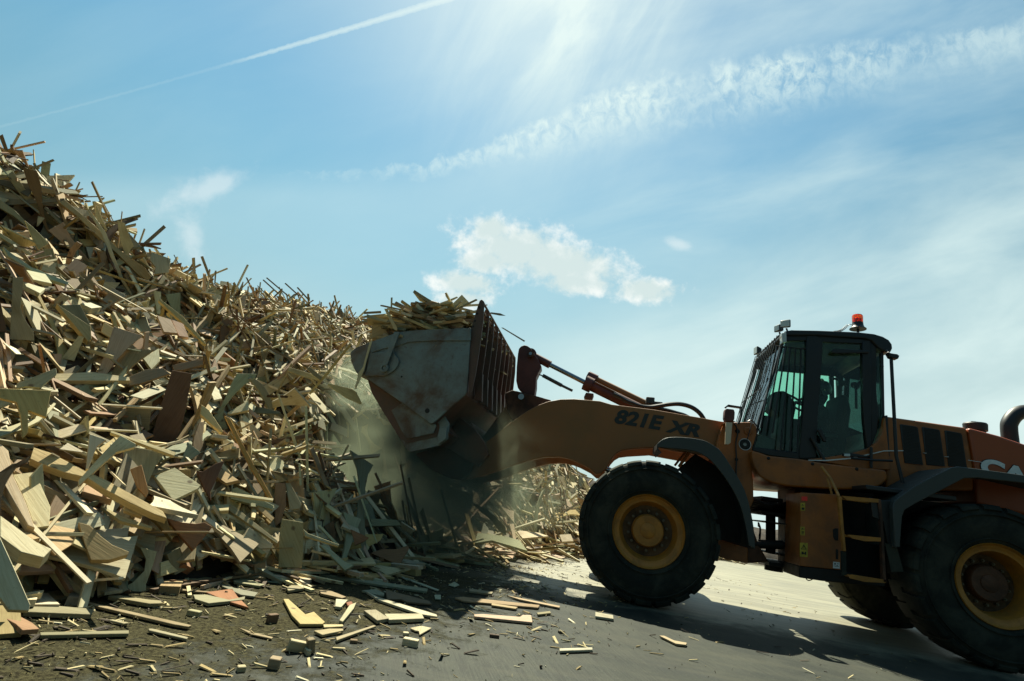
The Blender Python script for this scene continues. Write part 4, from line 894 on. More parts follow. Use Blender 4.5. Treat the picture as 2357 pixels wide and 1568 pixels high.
# --- outlines of single offcuts (x along the grain), in metres
TONES = [((.62, .53, .33), 'pale', 26), ((.74, .67, .50), 'cream', 24), ((.56, .42, .19), 'yellow', 11), ((.46, .33, .18), 'tan', 14), ((.30, .17, .09), 'reddish', 5), ((.60, .43, .31), 'pinkish', 9), ((.33, .33, .23), 'grey', 6), ((.18, .11, .06), 'dark brown', 5), ((.46, .47, .30), 'greenish', 4)]
TW = np.array([t[2] for t in TONES], float); TW /= TW.sum()
def outline(kind, r):
    R = r.random
    if kind == 'hourglass':
        L = .45+.65*R(); a = .10+.12*R(); b = .08+.13*R(); w = .02+.035*R(); p = 1.6+1.2*R(); c = .35+.3*R()
        xs = np.linspace(0, 1, 8); up = [w+(a-w)*max(0, (c-x)/c)**p+(b-w)*max(0, (x-c)/(1-c))**p for x in xs]
        k = R(); lo = [-(u*k+w*(1-k)) for u in up]; lo2 = lo
        pts = [(x*L, y) for x, y in zip(xs, lo2)]+[(x*L, y) for x, y in zip(xs[::-1], up[::-1])]
    elif kind == 'flared':
        L = .35+.6*R(); a = .12+.16*R(); w = .015+.04*R(); p = 1.8+1.4*R(); xs = np.linspace(0, 1, 7)
        up = [w+(a-w)*(1-x)**p for x in xs]; s = .25*R()
        pts = [(x*L, -w*.5-s*a*(1-x)**p) for x in xs]+[(x*L, y) for x, y in zip(xs[::-1], up[::-1])]
        pts[-1] = (pts[-1][0]+(R()-.5)*.1, pts[-1][1])
    elif kind == 'curved':
        L = .6+.75*R(); w = .05+.06*R(); h = .06+.16*R(); xs = np.linspace(0, 1, 8); tp = R() < .5
        ctr = [h*4*x*(1-x) for x in xs]; ww = [w*(.25+.75*math.sin(math.pi*min(1, x*1.0+.08))) if tp else w for x in xs]
        pts = [(x*L, c-q/2) for x, c, q in zip(xs, ctr, ww)]+[(x*L, c+q/2) for x, c, q in zip(xs[::-1], ctr[::-1], ww[::-1])]
    elif kind == 'board':
        L = .25+.65*R()**1.5; w = .08+.12*R(); s1, s2 = (R()-.5)*w*1.2, (R()-.5)*w*1.2
        pts = [(0, 0), (L*.5, 0), (L, 0), (L+s1, w), (L*.5, w+(R()-.5)*.02), (s2, w)]
    elif kind == 'wedge':
        L = .2+.4*R(); w = .10+.14*R(); pts = [(0, 0), (L, 0), (L*(.75+.3*R()), w*(.1+.3*R())), (L*.15*R(), w)]
    elif kind == 'block':
        L = .12+.16*R(); w = .08+.07*R(); pts = [(0, 0), (L, 0), (L+(R()-.5)*.05, w), ((R()-.5)*.05, w)]
    else:
        L = .5+1.0*R(); w = .022+.03*R(); pts = [(0, 0), (L/2, .0), (L, 0), (L+(R()-.5)*.05, w), (L/2, w+.004*R()), ((R()-.5)*.04, w)]
    P = np.array(pts); P -= (P.max(0)+P.min(0))/2
    if R() < .5: P[:, 1] = -P[:, 1]; P = P[::-1]
    return P
KINDS_ = ['hourglass', 'flared', 'curved', 'board', 'wedge', 'block', 'slat']
NAME = dict(hourglass='waisted_offcut', flared='flared_offcut', curved='curved_offcut', board='board_offcut', wedge='wedge_offcut', block='wood_block', slat='wooden_stick')
class Wood:     # gathers offcuts and makes one mesh of them
    def __init__(s): s.v = []; s.f = []; s.uv = []; s.c = []; s.n = 0
    def add(s, P, th, Mx, tone, uo):
        n = len(P); A2 = 0.0
        A2 = float(np.sum(P[:, 0]*np.roll(P[:, 1], -1)-np.roll(P[:, 0], -1)*P[:, 1]))
        if A2 < 0: P = P[::-1]
        lo = np.c_[P, np.full(n, -th/2)]; hi = np.c_[P, np.full(n, th/2)]
        V = np.r_[lo, hi]@Mx[:3, :3].T+Mx[:3, 3]
        k = s.n; s.v.append(V); s.n += 2*n
        s.f.append(tuple(range(k+n, k+2*n))); s.uv += [(x+uo[0], y+uo[1]) for x, y in P]
        s.f.append(tuple(range(k+n-1, k-1, -1))); s.uv += [(x+uo[0]+.7, y+uo[1]) for x, y in P[::-1]]
        for i in range(n):
            j = (i+1) % n; s.f.append((k+i, k+j, k+n+j, k+n+i))
            e = P[j]-P[i]
            if abs(e[0]) >= abs(e[1])*.8:
                a, b = P[i][0], P[j][0]; s.uv += [(a+uo[0], uo[1]+3), (b+uo[0], uo[1]+3), (b+uo[0], uo[1]+3+th), (a+uo[0], uo[1]+3+th)]
            else:
                a, b = P[i][1]*3, P[j][1]*3; s.uv += [(uo[0]*3, a), (uo[0]*3, b), (uo[0]*3+th*3, b), (uo[0]*3+th*3, a)]
        s.c.append(np.tile(np.r_[tone, 1.0], (2*n, 1)))
    def build(s, name, origin=None, bevel=0):
        V = np.concatenate(s.v); org = np.zeros(3) if origin is None else np.asarray(origin)
        me = bpy.data.meshes.new(name); me.from_pydata((V-org).tolist(), [], s.f)
        u = me.uv_layers.new(name='grain'); u.data.foreach_set('uv', np.array(s.uv, 'f').ravel())
        ca = me.color_attributes.new('tone', 'FLOAT_COLOR', 'POINT'); ca.data.foreach_set('color', np.concatenate(s.c).astype('f').ravel())
        me.materials.append(M['wood']); me.update()
        o = bpy.data.objects.new(name, me); COL.objects.link(o); o.location = org
        if bevel:
            bv = o.modifiers.new('bevel', 'BEVEL'); bv.width = bevel; bv.segments = 1; bv.limit_method = 'ANGLE'; bv.angle_limit = math.radians(40)
        return o
def frame(nrm, yaw_dir, pos):
    z = nrm/np.linalg.norm(nrm); x = yaw_dir-z*np.dot(yaw_dir, z); x /= np.linalg.norm(x)+1e-9; y = np.cross(z, x)
    m_ = np.eye(4); m_[:3, 0] = x; m_[:3, 1] = y; m_[:3, 2] = z; m_[:3, 3] = pos; return m_
def pick_tone(r, dist=0):
    i = int(r.choice(len(TONES), p=TW)); c = np.array(TONES[i][0])*(.32+.80*r.random()**.8)
    return i, np.clip(c*(1+(r.random(3)-.5)*.08), .02, .8)
# --- hand-placed pieces traced where the photograph shows them
HERO = []; HPOLY = []
def T5(p): return (p[0]*.31706, 294.6+p[1]*.31706)
def T6(p): return (p[0]*.32292, 782.6+p[1]*.32292)
def T7(p): return (p[0]*.39063, 1196.9+p[1]*.39063)
def T9(p): return (644.5+p[0]*.32476, 1058.8+p[1]*.32476)
def T8(p): return z8(*p)
def hit_pile(px, py, lift=0.0):
    d = np.array(ray(px, py)); ts = np.arange(1.5, 40, .02); P = np.array([0, 0, HC])+ts[:, None]*d
    h = np.maximum(pile_h(P[:, 0], P[:, 1]), 0)+lift
    i = np.argmax(P[:, 2] < h)
    return P[i] if P[i, 2] < h[i] else None
def hero(T, pts, th, tone, name, label, lift=.2, tilt=(0, 0, 0), pos=None, cat='wood offcut', grain=None, up=.45, group=None):
    """lay a traced outline on a real plane through the heap surface and give it thickness"""
    q = [T(p) for p in pts]; cx = sum(p[0] for p in q)/len(q); cy = sum(p[1] for p in q)/len(q)
    c = np.array(pos(cx, cy)) if pos else hit_pile(cx, cy, lift)
    if c is None: return
    tocam = np.array([0, 0, HC])-c; tocam /= np.linalg.norm(tocam)
    nrm = tocam*(1-up)+np.array([0, 0, 1.0])*up+np.array(tilt); nrm /= np.linalg.norm(nrm)
    W_ = []
    for x, y in q:
        d = np.array(ray(x, y)); t = np.dot(c-np.array([0, 0, HC]), nrm)/np.dot(d, nrm); W_.append(np.array([0, 0, HC])+d*t)
    W_ = np.array(W_); e = W_[:, None]-W_[None]; dd = (e**2).sum(-1); i, j = np.unravel_index(dd.argmax(), dd.shape)
    ax = W_[j]-W_[i]
    if grain is not None: ax = np.cross(ax, nrm)
    Mx = frame(nrm, ax, W_.mean(0)); P = (W_-Mx[:3, 3])@Mx[:3, :3]; P = P[:, :2]
    Mx[:3, 3] -= Mx[:3, 2]*th/2
    w = Wood(); w.add(P, th, Mx, np.array(tone), (random.random()*9, random.random()*9))
    o = w.build(name, Mx[:3, 3], .002); tag(o, label, cat, group or 'wood offcuts of the heap'); HERO.append(o); HPOLY.append((q, o)); return o
PALE, CREAM, YEL, TAN, RED, PINK, GREY, DARK, GRN, ORG = (.62,.52,.30), (.72,.64,.42), (.58,.45,.2), (.42,.31,.16), (.30,.15,.075), (.54,.37,.25), (.32,.31,.23), (.19,.12,.065), (.40,.44,.29), (.50,.29,.09)
WO, FO, CO, BO, SL, BL, WE = 'waisted_offcut', 'flared_offcut', 'curved_offcut', 'board_offcut', 'wooden_stick', 'wood_block', 'wedge_offcut'
hero(T6, [(1225,215),(1368,240),(1355,330),(1310,560),(1250,730),(1070,720),(1130,520),(1190,330)], .05, (.16,.09,.055), BO, 'upright dark brown board with one pale edge in mid heap', .32, up=.12)
hero(T6, [(1690,240),(1830,243),(1820,270),(1740,320),(1660,400),(1600,480),(1590,540),(1625,635),(1475,630),(1510,560),(1570,480),(1620,380),(1660,290)], .045, GRN, WO, 'pale green waisted offcut standing right of the dark brown board', .36, up=.2)
hero(T6, [(0,345),(365,360),(330,552),(200,500),(200,660),(160,700),(150,560),(120,445),(0,415)], .05, YEL, FO, 'yellow knotty hatchet-shaped offcut jutting from the left edge', .42, up=.2)
hero(T6, [(240,765),(350,800),(480,865),(600,930),(760,1000),(940,1100),(1160,1220),(1190,1270),(1100,1240),(930,1160),(760,1070),(620,980),(450,940),(290,880),(215,845)], .06, (.68,.52,.28), CO, 'very long cream curved offcut running down the lower heap', .40, up=.5)
hero(T6, [(860,680),(970,740),(960,765),(830,800),(740,880),(560,1040),(560,1000),(650,900),(760,780)], .04, CREAM, FO, 'cream flared offcut crossing the very long curved one', .5, up=.3)
hero(T6, [(560,1300),(640,1320),(720,1400),(800,1460),(920,1510),(910,1530),(780,1568),(650,1568),(600,1440)], .05, TAN, FO, 'large rough-grained tan flared offcut low in the heap', .34, up=.35)
hero(T6, [(1190,1270),(1300,1300),(1400,1310),(1460,1300),(1512,1330),(1375,1495),(1290,1400),(1210,1300)], .045, RED, FO, 'red-brown fishtail offcut low in the heap', .36, up=.3)
hero(T6, [(1245,910),(1430,1035),(1410,1060),(1245,1140),(1225,1130),(1100,970)], .04, (.62,.58,.40), WE, 'pale diamond-shaped offcut in the middle of the heap', .34, up=.45)
hero(T6, [(650,1020),(700,1010),(810,1110),(800,1140),(590,1080),(600,1040)], .05, PINK, BO, 'short pinkish board below the crossing cream pieces', .3, up=.6)
hero(T6, [(90,960),(250,940),(360,1190),(350,1325),(250,1340),(180,1150)], .06, (.62,.55,.36), BO, 'broad pale plank sloping down at the lower left', .34, up=.5)
hero(T6, [(2010,1275),(2160,1300),(2163,1480),(2150,1625),(1985,1620),(1990,1400)], .05, (.36,.32,.18), BO, 'upright grained board standing at the foot of the heap', .30, up=.1)
hero(T6, [(1960,1020),(2035,1020),(2040,1180),(2000,1300),(1960,1330)], .05, (.33,.22,.14), BO, 'brown post above the upright grained board', .22, up=.15)
hero(T6, [(1540,880),(1600,860),(1560,950),(1500,1080),(1505,1145),(1455,1060),(1400,930),(1440,940)], .04, (.17,.085,.05), CO, 'dark brown hooked offcut right of the pale diamond piece', .34, up=.3)
hero(T6, [(1435,460),(1490,500),(1590,650),(1575,660),(1430,530)], .05, (.70,.55,.28), WE, 'bright dagger-shaped wedge left of the green waisted offcut', .42, up=.35)
hero(T6, [(1620,520),(1770,430),(1775,500),(1630,530)], .04, CREAM, WE, 'cream wedge right of the green waisted offcut', .36, up=.45)
hero(T6, [(1600,540),(1640,560),(1720,720),(1800,870),(1945,1130),(1920,1135),(1780,900),(1680,700)], .035, ORG, SL, 'long orange slat slanting down from the green waisted offcut', .46, up=.3)
hero(T6, [(1500,1065),(1950,1130),(1945,1145),(1500,1085)], .025, CREAM, SL, 'thin cream slat lying level above the standing board', .42, up=.5)
hero(T6, [(790,645),(1255,800),(1240,825),(790,660)], .03, PALE, SL, 'thin pale slat lying across the dark brown board foot', .48, up=.5)
hero(T6, [(1975,385),(1990,385),(2110,720),(2185,960),(2160,920),(2080,700)], .022, (.62,.58,.38), SL, 'tall thin leaning slat near the dusty right side of the heap', .42, up=.1)
hero(T6, [(2172,470),(2190,470),(2205,1120),(2185,1125)], .022, (.60,.62,.42), SL, 'thin upright pale green slat near the dust', .45, up=.05)
hero(T6, [(2128,880),(2142,880),(2150,1035),(2135,1038)], .02, (.5,.55,.4), SL, 'short thin upright slat beside the pale green one', .42, up=.05)
hero(T6, [(200,870),(210,830),(130,890),(50,1000),(10,1120),(10,1240),(-30,1240),(-30,960),(90,880)], .04, (.30,.20,.13), CO, 'brown crescent offcut at the left edge of the photo', .40, up=.2)
hero(T6, [(120,310),(400,200),(405,240),(290,340),(180,330),(120,345)], .04, (.34,.36,.27), FO, 'grey-green knotted flared offcut high on the left', .40, up=.3)
hero(T6, [(390,240),(660,228),(920,265),(925,290),(390,290)], .05, (.64,.54,.34), BO, 'long cream board beside the grey-green knotted offcut', .38, up=.5)
hero(T6, [(640,670),(760,710),(690,760),(630,920),(612,925)], .04, (.68,.6,.46), FO, 'white lit flared offcut left of the crossing cream piece', .42, up=.3)
hero(T6, [(930,920),(1010,890),(1060,1080),(1040,1120),(980,1050)], .04, (.48,.28,.14), WE, 'orange-brown wedge left of the pale diamond piece', .36, up=.2)
hero(T6, [(0,1250),(110,1330),(260,1440),(370,1490),(310,1550),(150,1510),(0,1400)], .08, (.68,.60,.42), CO, 'thick cream curved beam end at the lower left', .40, up=.55)
hero(T6, [(-40,700),(60,790),(90,960),(180,1150),(250,1340),(200,1320),(100,1150),(-40,900)], .06, (.64,.5,.36), BO, 'long cream plank with a reddish edge at the left border', .36, up=.5)
hero(T6, [(440,130),(530,150),(600,-20),(560,-30)], .04, PALE, BO, 'narrow pale board standing above the green knotted offcut', .3, up=.2)
hero(T6, [(1020,130),(1130,60),(1140,150),(1080,210)], .04, (.62,.6,.42), WE, 'pale green wedge near the middle of the heap', .34, up=.5)
hero(T6, [(1225,180),(1445,130),(1450,175),(1300,215),(1240,215)], .05, (.36,.24,.15), BO, 'brown short board above the dark upright board', .3, up=.4)
hero(T6, [(900,270),(1040,210),(1160,200),(1215,240),(1000,310),(920,325)], .035, (.34,.25,.16), CO, 'brown split board left of the dark upright board', .36, up=.4)
hero(T6, [(720,1010+170),(880,1130+130),(1090,1330),(1080,1345),(860,1290),(730,1195)], .03, PALE, SL, 'splintered pale slat under the very long curved offcut', .36, up=.5)
hero(T6, [(895,1130),(1020,1240),(1010,1260),(885,1215)], .05, (.62,.5,.3), BL, 'pale block end under the very long curved offcut', .42, up=.3)
hero(T6, [(1650,1060),(1690,1050),(1950,1180),(1945,1210),(1640,1130)], .04, (.36,.38,.26), FO, 'dull green flared offcut above the splintered slats', .34, up=.3)
hero(T6, [(1620,1190),(1650,1170),(1980,1430),(1975,1450),(1640,1220)], .03, (.38,.33,.2), SL, 'olive slat slanting to the foot of the standing board', .36, up=.4)
hero(T6, [(1930,930),(2030,950),(2060,1010),(2130,985),(2060,1000),(1985,1020)], .04, TAN, FO, 'tan flared offcut right of the brown post', .36, up=.2)
hero(T5, [(92,1085),(168,1085),(165,1160),(155,1230),(150,1300),(165,1360),(200,1420),(245,1480),(250,1545),(70,1535),(80,1350),(90,1200)], .05, (.34,.31,.22), WO, 'weathered grey waisted board standing upright at left', .50, up=.05)
hero(T5, [(165,285),(270,315),(300,420),(310,560),(340,700),(370,760),(350,770),(310,680),(260,520),(200,400)], .05, (.24,.15,.07), FO, 'dark brown flared board leaning near the heap crest', .55, up=.05)
hero(T5, [(-8,60),(20,45),(100,275),(80,285)], .05, (.22,.16,.1), SL, 'dark stick poking up at the far left skyline', .2, up=0, pos=lambda x, y: at(x, y, 6.0))
hero(T5, [(225,290),(385,225),(398,240),(240,305)], .06, (.2,.18,.13), SL, 'dark stick slanting against the sky on the crest', .2, up=0, pos=lambda x, y: at(x, y, 6.3))
hero(T5, [(305,240),(370,258),(350,400),(290,360)], .03, (.30,.36,.30), BO, 'grey board standing behind the slanting crest stick', .2, up=0, pos=lambda x, y: at(x, y, 6.4))
hero(T5, [(100,272),(160,272),(150,300),(110,298)], .04, GREY, BL, 'small grey block on the crest beside the dark stick', .2, up=0, pos=lambda x, y: at(x, y, 6.2))
hero(T5, [(850,672),(905,690),(970,860),(950,880),(925,960),(900,900),(870,800)], .05, (.62,.54,.34), FO, 'pale flared board standing on the skyline', .40, up=.0)
hero(T5, [(430,540),(470,520),(560,600),(700,720),(860,880),(1050,1010),(1100,1080),(1080,1110),(1000,1060),(850,910),(700,780),(560,640)], .08, (.48,.37,.2), CO, 'long tan beam lying along the upper slope', .42, up=.3)
hero(T5, [(180,670),(240,720),(355,835),(280,885),(235,800),(200,720)], .04, (.48,.44,.26), FO, 'pale flared tip pointing up near the upper left', .45, up=.2)
hero(T5, [(0,520),(100,590),(180,670),(200,720),(100,640),(0,580)], .04, (.4,.36,.22), CO, 'olive curved strip at the upper left edge', .42, up=.3)
hero(T5, [(25,865),(70,900),(230,1010),(500,1120),(490,1140),(300,1080),(60,930)], .05, (.34,.42,.33), CO, 'long grey-green plank above the shaded hollow', .42, up=.4)
hero(T5, [(1455,935),(1475,930),(1525,1065),(1510,1080)], .05, (.30,.26,.2), SL, 'thick dark stick standing on the skyline slope', .2, up=0, pos=lambda x, y: at(x, y, 8.0))
hero(T5, [(1560,1035),(1573,1037),(1565,1128),(1555,1128)], .03, (.25,.25,.22), SL, 'short dark stick right of the thick skyline stick', .2, up=0, pos=lambda x, y: at(x, y, 8.3))
hero(T5, [(535,535),(655,525),(662,538),(540,548)], .05, (.24,.2,.16), SL, 'dark level stick jutting from the upper crest', .2, up=0, pos=lambda x, y: at(x, y, 6.9))
for k, (a, b, w, lb) in enumerate((((1905,1105),(2010,1200),9,'first'),((1930,1090),(2090,1225),9,'second'),((2065,1130),(2170,1225),9,'third'),((2153,1160),(2235,1250),10,'fourth'))):
    hero(T5, [a, (a[0]+w, a[1]-5), (b[0]+w, b[1]-5), b], .03, (.16,.15,.13), SL, f'{lb} of four parallel dark sticks on the far skyline', .2, up=0, pos=lambda x, y: at(x, y, 10.5+.2*k))
hero(T5, [(1797,1150),(1808,1150),(1795,1310),(1785,1308)], .03, (.3,.28,.24), SL, 'upright stick left of the four parallel skyline sticks', .2, up=0, pos=lambda x, y: at(x, y, 9.8))
hero(T5, [(1886,1120),(1896,1120),(1886,1200),(1877,1198)], .03, (.34,.38,.35), SL, 'short upright pale stick among the skyline sticks', .2, up=0, pos=lambda x, y: at(x, y, 10.4))
hero(T5, [(1865,1146),(1872,1144),(1990,1258),(1984,1264)], .02, (.2,.19,.16), SL, 'thin slanting stick under the skyline sticks', .2, up=0, pos=lambda x, y: at(x, y, 10.0))
hero(T5, [(1115,1180),(1170,1190),(1165,1355),(1140,1350)], .06, (.66,.66,.48), BO, 'bright upright board end right of the shaded hollow', .45, up=.2)
hero(T5, [(1160,1240),(1330,1370),(1500,1568),(1480,1568),(1300,1390),(1150,1250)], .05, (.56,.44,.2), SL, 'long yellow beam slanting down from the bright board end', .46, up=.4)
hero(T5, [(1200,1210),(1310,1195),(1310,1350),(1280,1360),(1240,1300)], .04, (.30,.36,.28), BO, 'grey-green plate behind the long yellow beam', .3, up=.1)
hero(T5, [(1140,1360),(1240,1390),(1290,1490),(1190,1480)], .04, (.60,.44,.32), BO, 'pinkish board lying left of its pair on the slope', .42, up=.5)
hero(T5, [(1245,1390),(1330,1420),(1370,1520),(1300,1510)], .04, (.58,.38,.28), BO, 'pinkish board lying right of its pair on the slope', .42, up=.5)
hero(T5, [(410,1275),(660,1440),(665,1530),(640,1550),(480,1360)], .07, (.46,.36,.18), BO, 'squared tan beam end pointing to the viewer at left', .46, up=.4)
hero(T5, [(1100,900),(1240,950),(1225,1050),(1120,1060),(1130,1010),(1090,960)], .04, (.46,.40,.27), FO, 'olive flared board lying on the skyline slope', .42, up=.4)
hero(T5, [(1230,930),(1390,960),(1385,1005),(1300,990)], .04, (.6,.52,.36), BO, 'cream board edge on the skyline slope', .35, up=.3)
hero(T5, [(640,600),(650,595),(770,760),(830,930),(900,1100),(970,1220),(960,1230),(880,1110),(800,930),(740,770)], .03, (.66,.6,.42), CO, 'long thin pale strip bending down past the tan beam', .5, up=.15)
hero(T5, [(700,560),(780,740),(770,750),(690,640)], .03, PALE, SL, 'short pale lath on the crest above the long strip', .4, up=.2)
hero(T5, [(190,1030),(330,1060),(380,1130),(240,1100)], .04, (.64,.62,.42), WE, 'lit wedge right of the weathered upright board', .42, up=.6)
hero(T5, [(170,1115),(330,1165),(290,1200),(190,1150)], .05, (.70,.66,.48), WE, 'bright wedge touching the weathered upright board', .46, up=.6)
# feet of the heap and the pieces lying on the ground
hero(T7, [(0,100),(60,230),(180,500),(170,535),(50,530),(-20,430),(-60,150)], .07, (.62,.56,.40), BO, 'big pale plank leaning at the lower left corner', .35, up=.15)
GRND = lambda dz: (lambda x, y: atz(x, y, dz))
def gh(T, pts, th_, tone, name, label, tilt=(0, 0, 0), up=1.0, grain=None):
    th = th_*.5
    tone = tuple(q_*.72 for q_ in tone)
    return hero(T, pts, th, tone, name, label, pos=GRND(th*1.05+.006), up=up, tilt=tilt, group='offcuts scattered on the ground', grain=grain)
gh(T7, [(120,335),(180,315),(410,450),(345,478),(150,370)], .05, (.42,.36,.22), BO, 'thick board with chips on top at the heap foot', up=.93)
gh(T7, [(180,492),(555,525),(540,556),(140,540)], .05, (.30,.27,.17), BO, 'level dull plank under the big leaning plank')
gh(T7, [(400,455),(1130,620),(1110,628),(1030,615),(560,505)], .03, (.36,.28,.16), SL, 'long slat trailing from the chip-covered board')
gh(T7, [(630,432),(870,468),(950,475),(955,490),(880,492),(640,450)], .045, (.36,.31,.18), BO, 'squared dull board below the cream curved leg piece')
hero(T7, [(825,160),(925,185),(900,270),(860,380),(860,445),(705,410),(780,370),(850,300),(860,230)], .05, (.60,.55,.36), WO, 'cream waisted leg-shaped offcut standing at the heap foot', .3, up=.15, pos=lambda x, y: at(x, y, atz(340, 1369).y+.05))
gh(T7, [(235,662),(760,650),(760,668),(240,678)], .035, (.27,.25,.15), SL, 'dull slat lying level on the sawdust')
gh(T7, [(1215,425),(1370,405),(1400,450),(1465,515),(1330,474)], .03, (.40,.17,.07), WE, 'red arrowhead offcut lying on the ground')
gh(T7, [(1140,440),(1220,440),(1350,470),(1445,450),(1440,468),(1230,490),(1150,465)], .04, (.36,.34,.22), BO, 'dull board under the red arrowhead offcut')
gh(T7, [(1300,372),(1380,400),(1520,428),(1500,450),(1420,440),(1310,390)], .03, (.27,.27,.2), CO, 'grey curved offcut behind the red arrowhead')
gh(T7, [(1370,345),(1400,325),(1470,350),(1560,380),(1530,388),(1380,365)], .035, (.4,.38,.24), WE, 'olive wedge lying furthest behind the red arrowhead')
gh(T7, [(1670,465),(1700,465),(1800,555),(1850,540),(1915,600),(1900,612),(1770,612),(1720,560)], .035, (.55,.44,.2), FO, 'yellow broken flared offcut lying on the chips')
gh(T7, [(2100,485),(2085,520),(2020,598),(2000,590),(2060,500)], .04, (.54,.5,.34), BO, 'narrow pale board right of the yellow broken offcut')
gh(T7, [(1980,465),(2050,470),(2010,513),(1975,508)], .04, (.62,.6,.46), WE, 'small white wedge above the narrow pale board')
gh(T7, [(2040,485),(2072,478),(2080,492),(2050,505)], .04, (.35,.12,.05), BL, 'small red chip block beside the white wedge')
gh(T7, [(1905,615),(2020,615),(2025,626),(1910,632)], .02, PALE, SL, 'short pale lath touching the yellow broken offcut')
gh(T7, [(1850,652),(1940,640),(2020,640),(2025,650),(1900,676)], .03, (.5,.42,.26), BO, 'flat tan scrap between lath and prism blocks')
gh(T7, [(1980,690),(2200,620),(2218,624),(2110,662),(1985,708)], .03, (.44,.37,.24), CO, 'curved lath lying right of the prism blocks')
gh(T7, [(640,588),(665,586),(760,604),(750,614)], .02, (.5,.45,.3), SL, 'small pale lath below the squared dull board')
gh(T7, [(875,640),(900,640),(1110,690),(1100,700),(880,650)], .025, (.4,.36,.24), SL, 'thin lath lying on the chips below the long slat')
gh(T7, [(1405,632),(1500,665),(1610,690),(1600,698),(1480,672)], .015, (.42,.33,.2), SL, 'thin twig-like lath left of the prism blocks')
gh(T7, [(1040,330),(1060,318),(1250,340),(1230,358),(1045,342)], .05, (.42,.36,.22), BO, 'long block beside the foot of the heap')
gh(T7, [(1200,235),(1330,265),(1360,312),(1215,285)], .05, (.58,.52,.36), BO, 'chip-speckled pale block at the heap foot')
gh(T7, [(1500,345),(1640,360),(1640,368),(1505,356)], .02, (.34,.36,.26), SL, 'faint lath in the shade of the standing board')
def cube_block(T, x, y, sz, rz, tone, label, name=BL, tilt=0.0):
    sz = tuple(q_*.64 for q_ in sz); c = np.array(atz(*T((x, y)), sz[2]/2)); 
    up_ = np.array([math.sin(tilt), 0, math.cos(tilt)])
    Mx = frame(up_, np.array([math.cos(rz), math.sin(rz), 0]), c)
    P = np.array([(-sz[0]/2, -sz[1]/2), (sz[0]/2, -sz[1]/2), (sz[0]/2*.92, sz[1]/2), (-sz[0]/2, sz[1]/2)])
    w = Wood(); w.add(P, sz[2], Mx, np.array(tone), (random.random()*9, random.random()*9)); o = w.build(name, c, .003)
    tag(o, label, 'wood offcut', 'offcuts scattered on the ground')
cube_block(T7, 1620, 842, (.085, .08, .075), .3, (.32,.25,.17), 'cube of brown wood nearest the camera', tilt=.05)
cube_block(T7, 1422, 876, (.06, .05, .04), .8, (.48,.42,.28), 'tiny pale cube left of the nearest brown cube')
cube_block(T7, 1146, 550, (.13, .06, .05), .05, (.34,.32,.2), 'small dull block below the red arrowhead offcut')
cube_block(T7, 1606, 580, (.10, .06, .08), 1.1, (.16,.10,.06), 'dark brown block left of the yellow broken offcut')
cube_block(T7, 1755, 745, (.17, .045, .09), .75, (.5,.44,.3), 'pale prism block leaning on its dark twin', tilt=.3)
cube_block(T7, 1830, 740, (.13, .06, .11), -.9, (.2,.16,.1), 'dark prism block behind the pale ones', tilt=-.2)
cube_block(T7, 1812, 775, (.10, .04, .045), -.8, (.55,.48,.34), 'small pale prism in front of the dark prism')
cube_block(T7, 2085, 715, (.07, .05, .03), .4, (.2,.14,.08), 'dark chip block right of the curved lath')
cube_block(T9, 927, 1293, (.155, .07, .065), .02, (.62,.55,.40), 'bright brick-shaped block lying alone on the concrete')
cube_block(T9, 893, 1232, (.06, .05, .03), .5, (.6,.54,.38), 'small pale chip above the brick-shaped block')
cube_block(T9, 1520, 1248, (.11, .04, .035), .25, (.10,.07,.05), 'dark bark lump right of the pale blocks')
cube_block(T9, 1995, 1220, (.08, .05, .03), .5, (.08,.07,.05), 'dark crumb of bark near the grey slat')
gh(T9, [(265,792),(600,848),(1048,912),(1042,932),(560,862),(268,806)], .04, (.30,.33,.24), BO, 'long plank in the bucket shadow at the heap foot')
gh(T9, [(610,930),(700,972),(1110,1095),(1115,1110),(1000,1092),(700,990)], .035, (.66,.62,.48), SL, 'white slat ending at the tip of the bucket shadow')
gh(T9, [(580,925),(680,915),(740,945),(735,962),(660,948)], .03, (.34,.38,.3), WE, 'grey wedge behind the white slat')
gh(T9, [(750,920),(870,950),(1060,1000),(1075,1020),(900,1005),(860,985),(760,985)], .03, (.22,.17,.11), FO, 'dark broken board behind the white slat')
gh(T9, [(595,1065),(680,1060),(775,1122),(690,1136)], .05, (.42,.37,.26), BO, 'tan block end joined in a V with another')
gh(T9, [(740,1090),(1005,1088),(1022,1122),(775,1132)], .05, (.55,.5,.36), BO, 'pale board forming the long arm of a V')
gh(T9, [(1375,1095),(1440,1092),(1700,1112),(1720,1098),(1780,1100),(1790,1150),(1380,1108)], .035, (.66,.48,.38), BO, 'pinkish white plank lying right of the bucket shadow')
gh(T9, [(920,1190),(1000,1175),(1075,1190),(990,1238),(985,1212),(960,1208)], .02, (.6,.54,.38), WE, 'flat torn wedge above the brick-shaped block')
gh(T9, [(1980,1335),(2215,1328),(2215,1344),(1985,1352)], .03, (.62,.6,.5), SL, 'short grey-white slat alone on the concrete')
gh(T9, [(1240,975),(1300,970),(1840,1028),(1830,1046),(1300,998)], .03, (.42,.3,.18), SL, 'long brown slat at the edge of the loader shadow')
gh(T9, [(1500,1015),(1685,1042),(1670,1054),(1500,1028)], .03, (.5,.38,.22), SL, 'short tan slat in front of the long brown slat')
gh(T9, [(1610,960),(1985,1035),(1980,1046),(1700,988)], .03, (.56,.42,.28), SL, 'straight pinkish slat pointing at the front wheel')
gh(T9, [(1340,910),(1510,935),(1500,948),(1345,928)], .04, (.4,.35,.24), BO, 'dull board in the strip of shade by the slats')
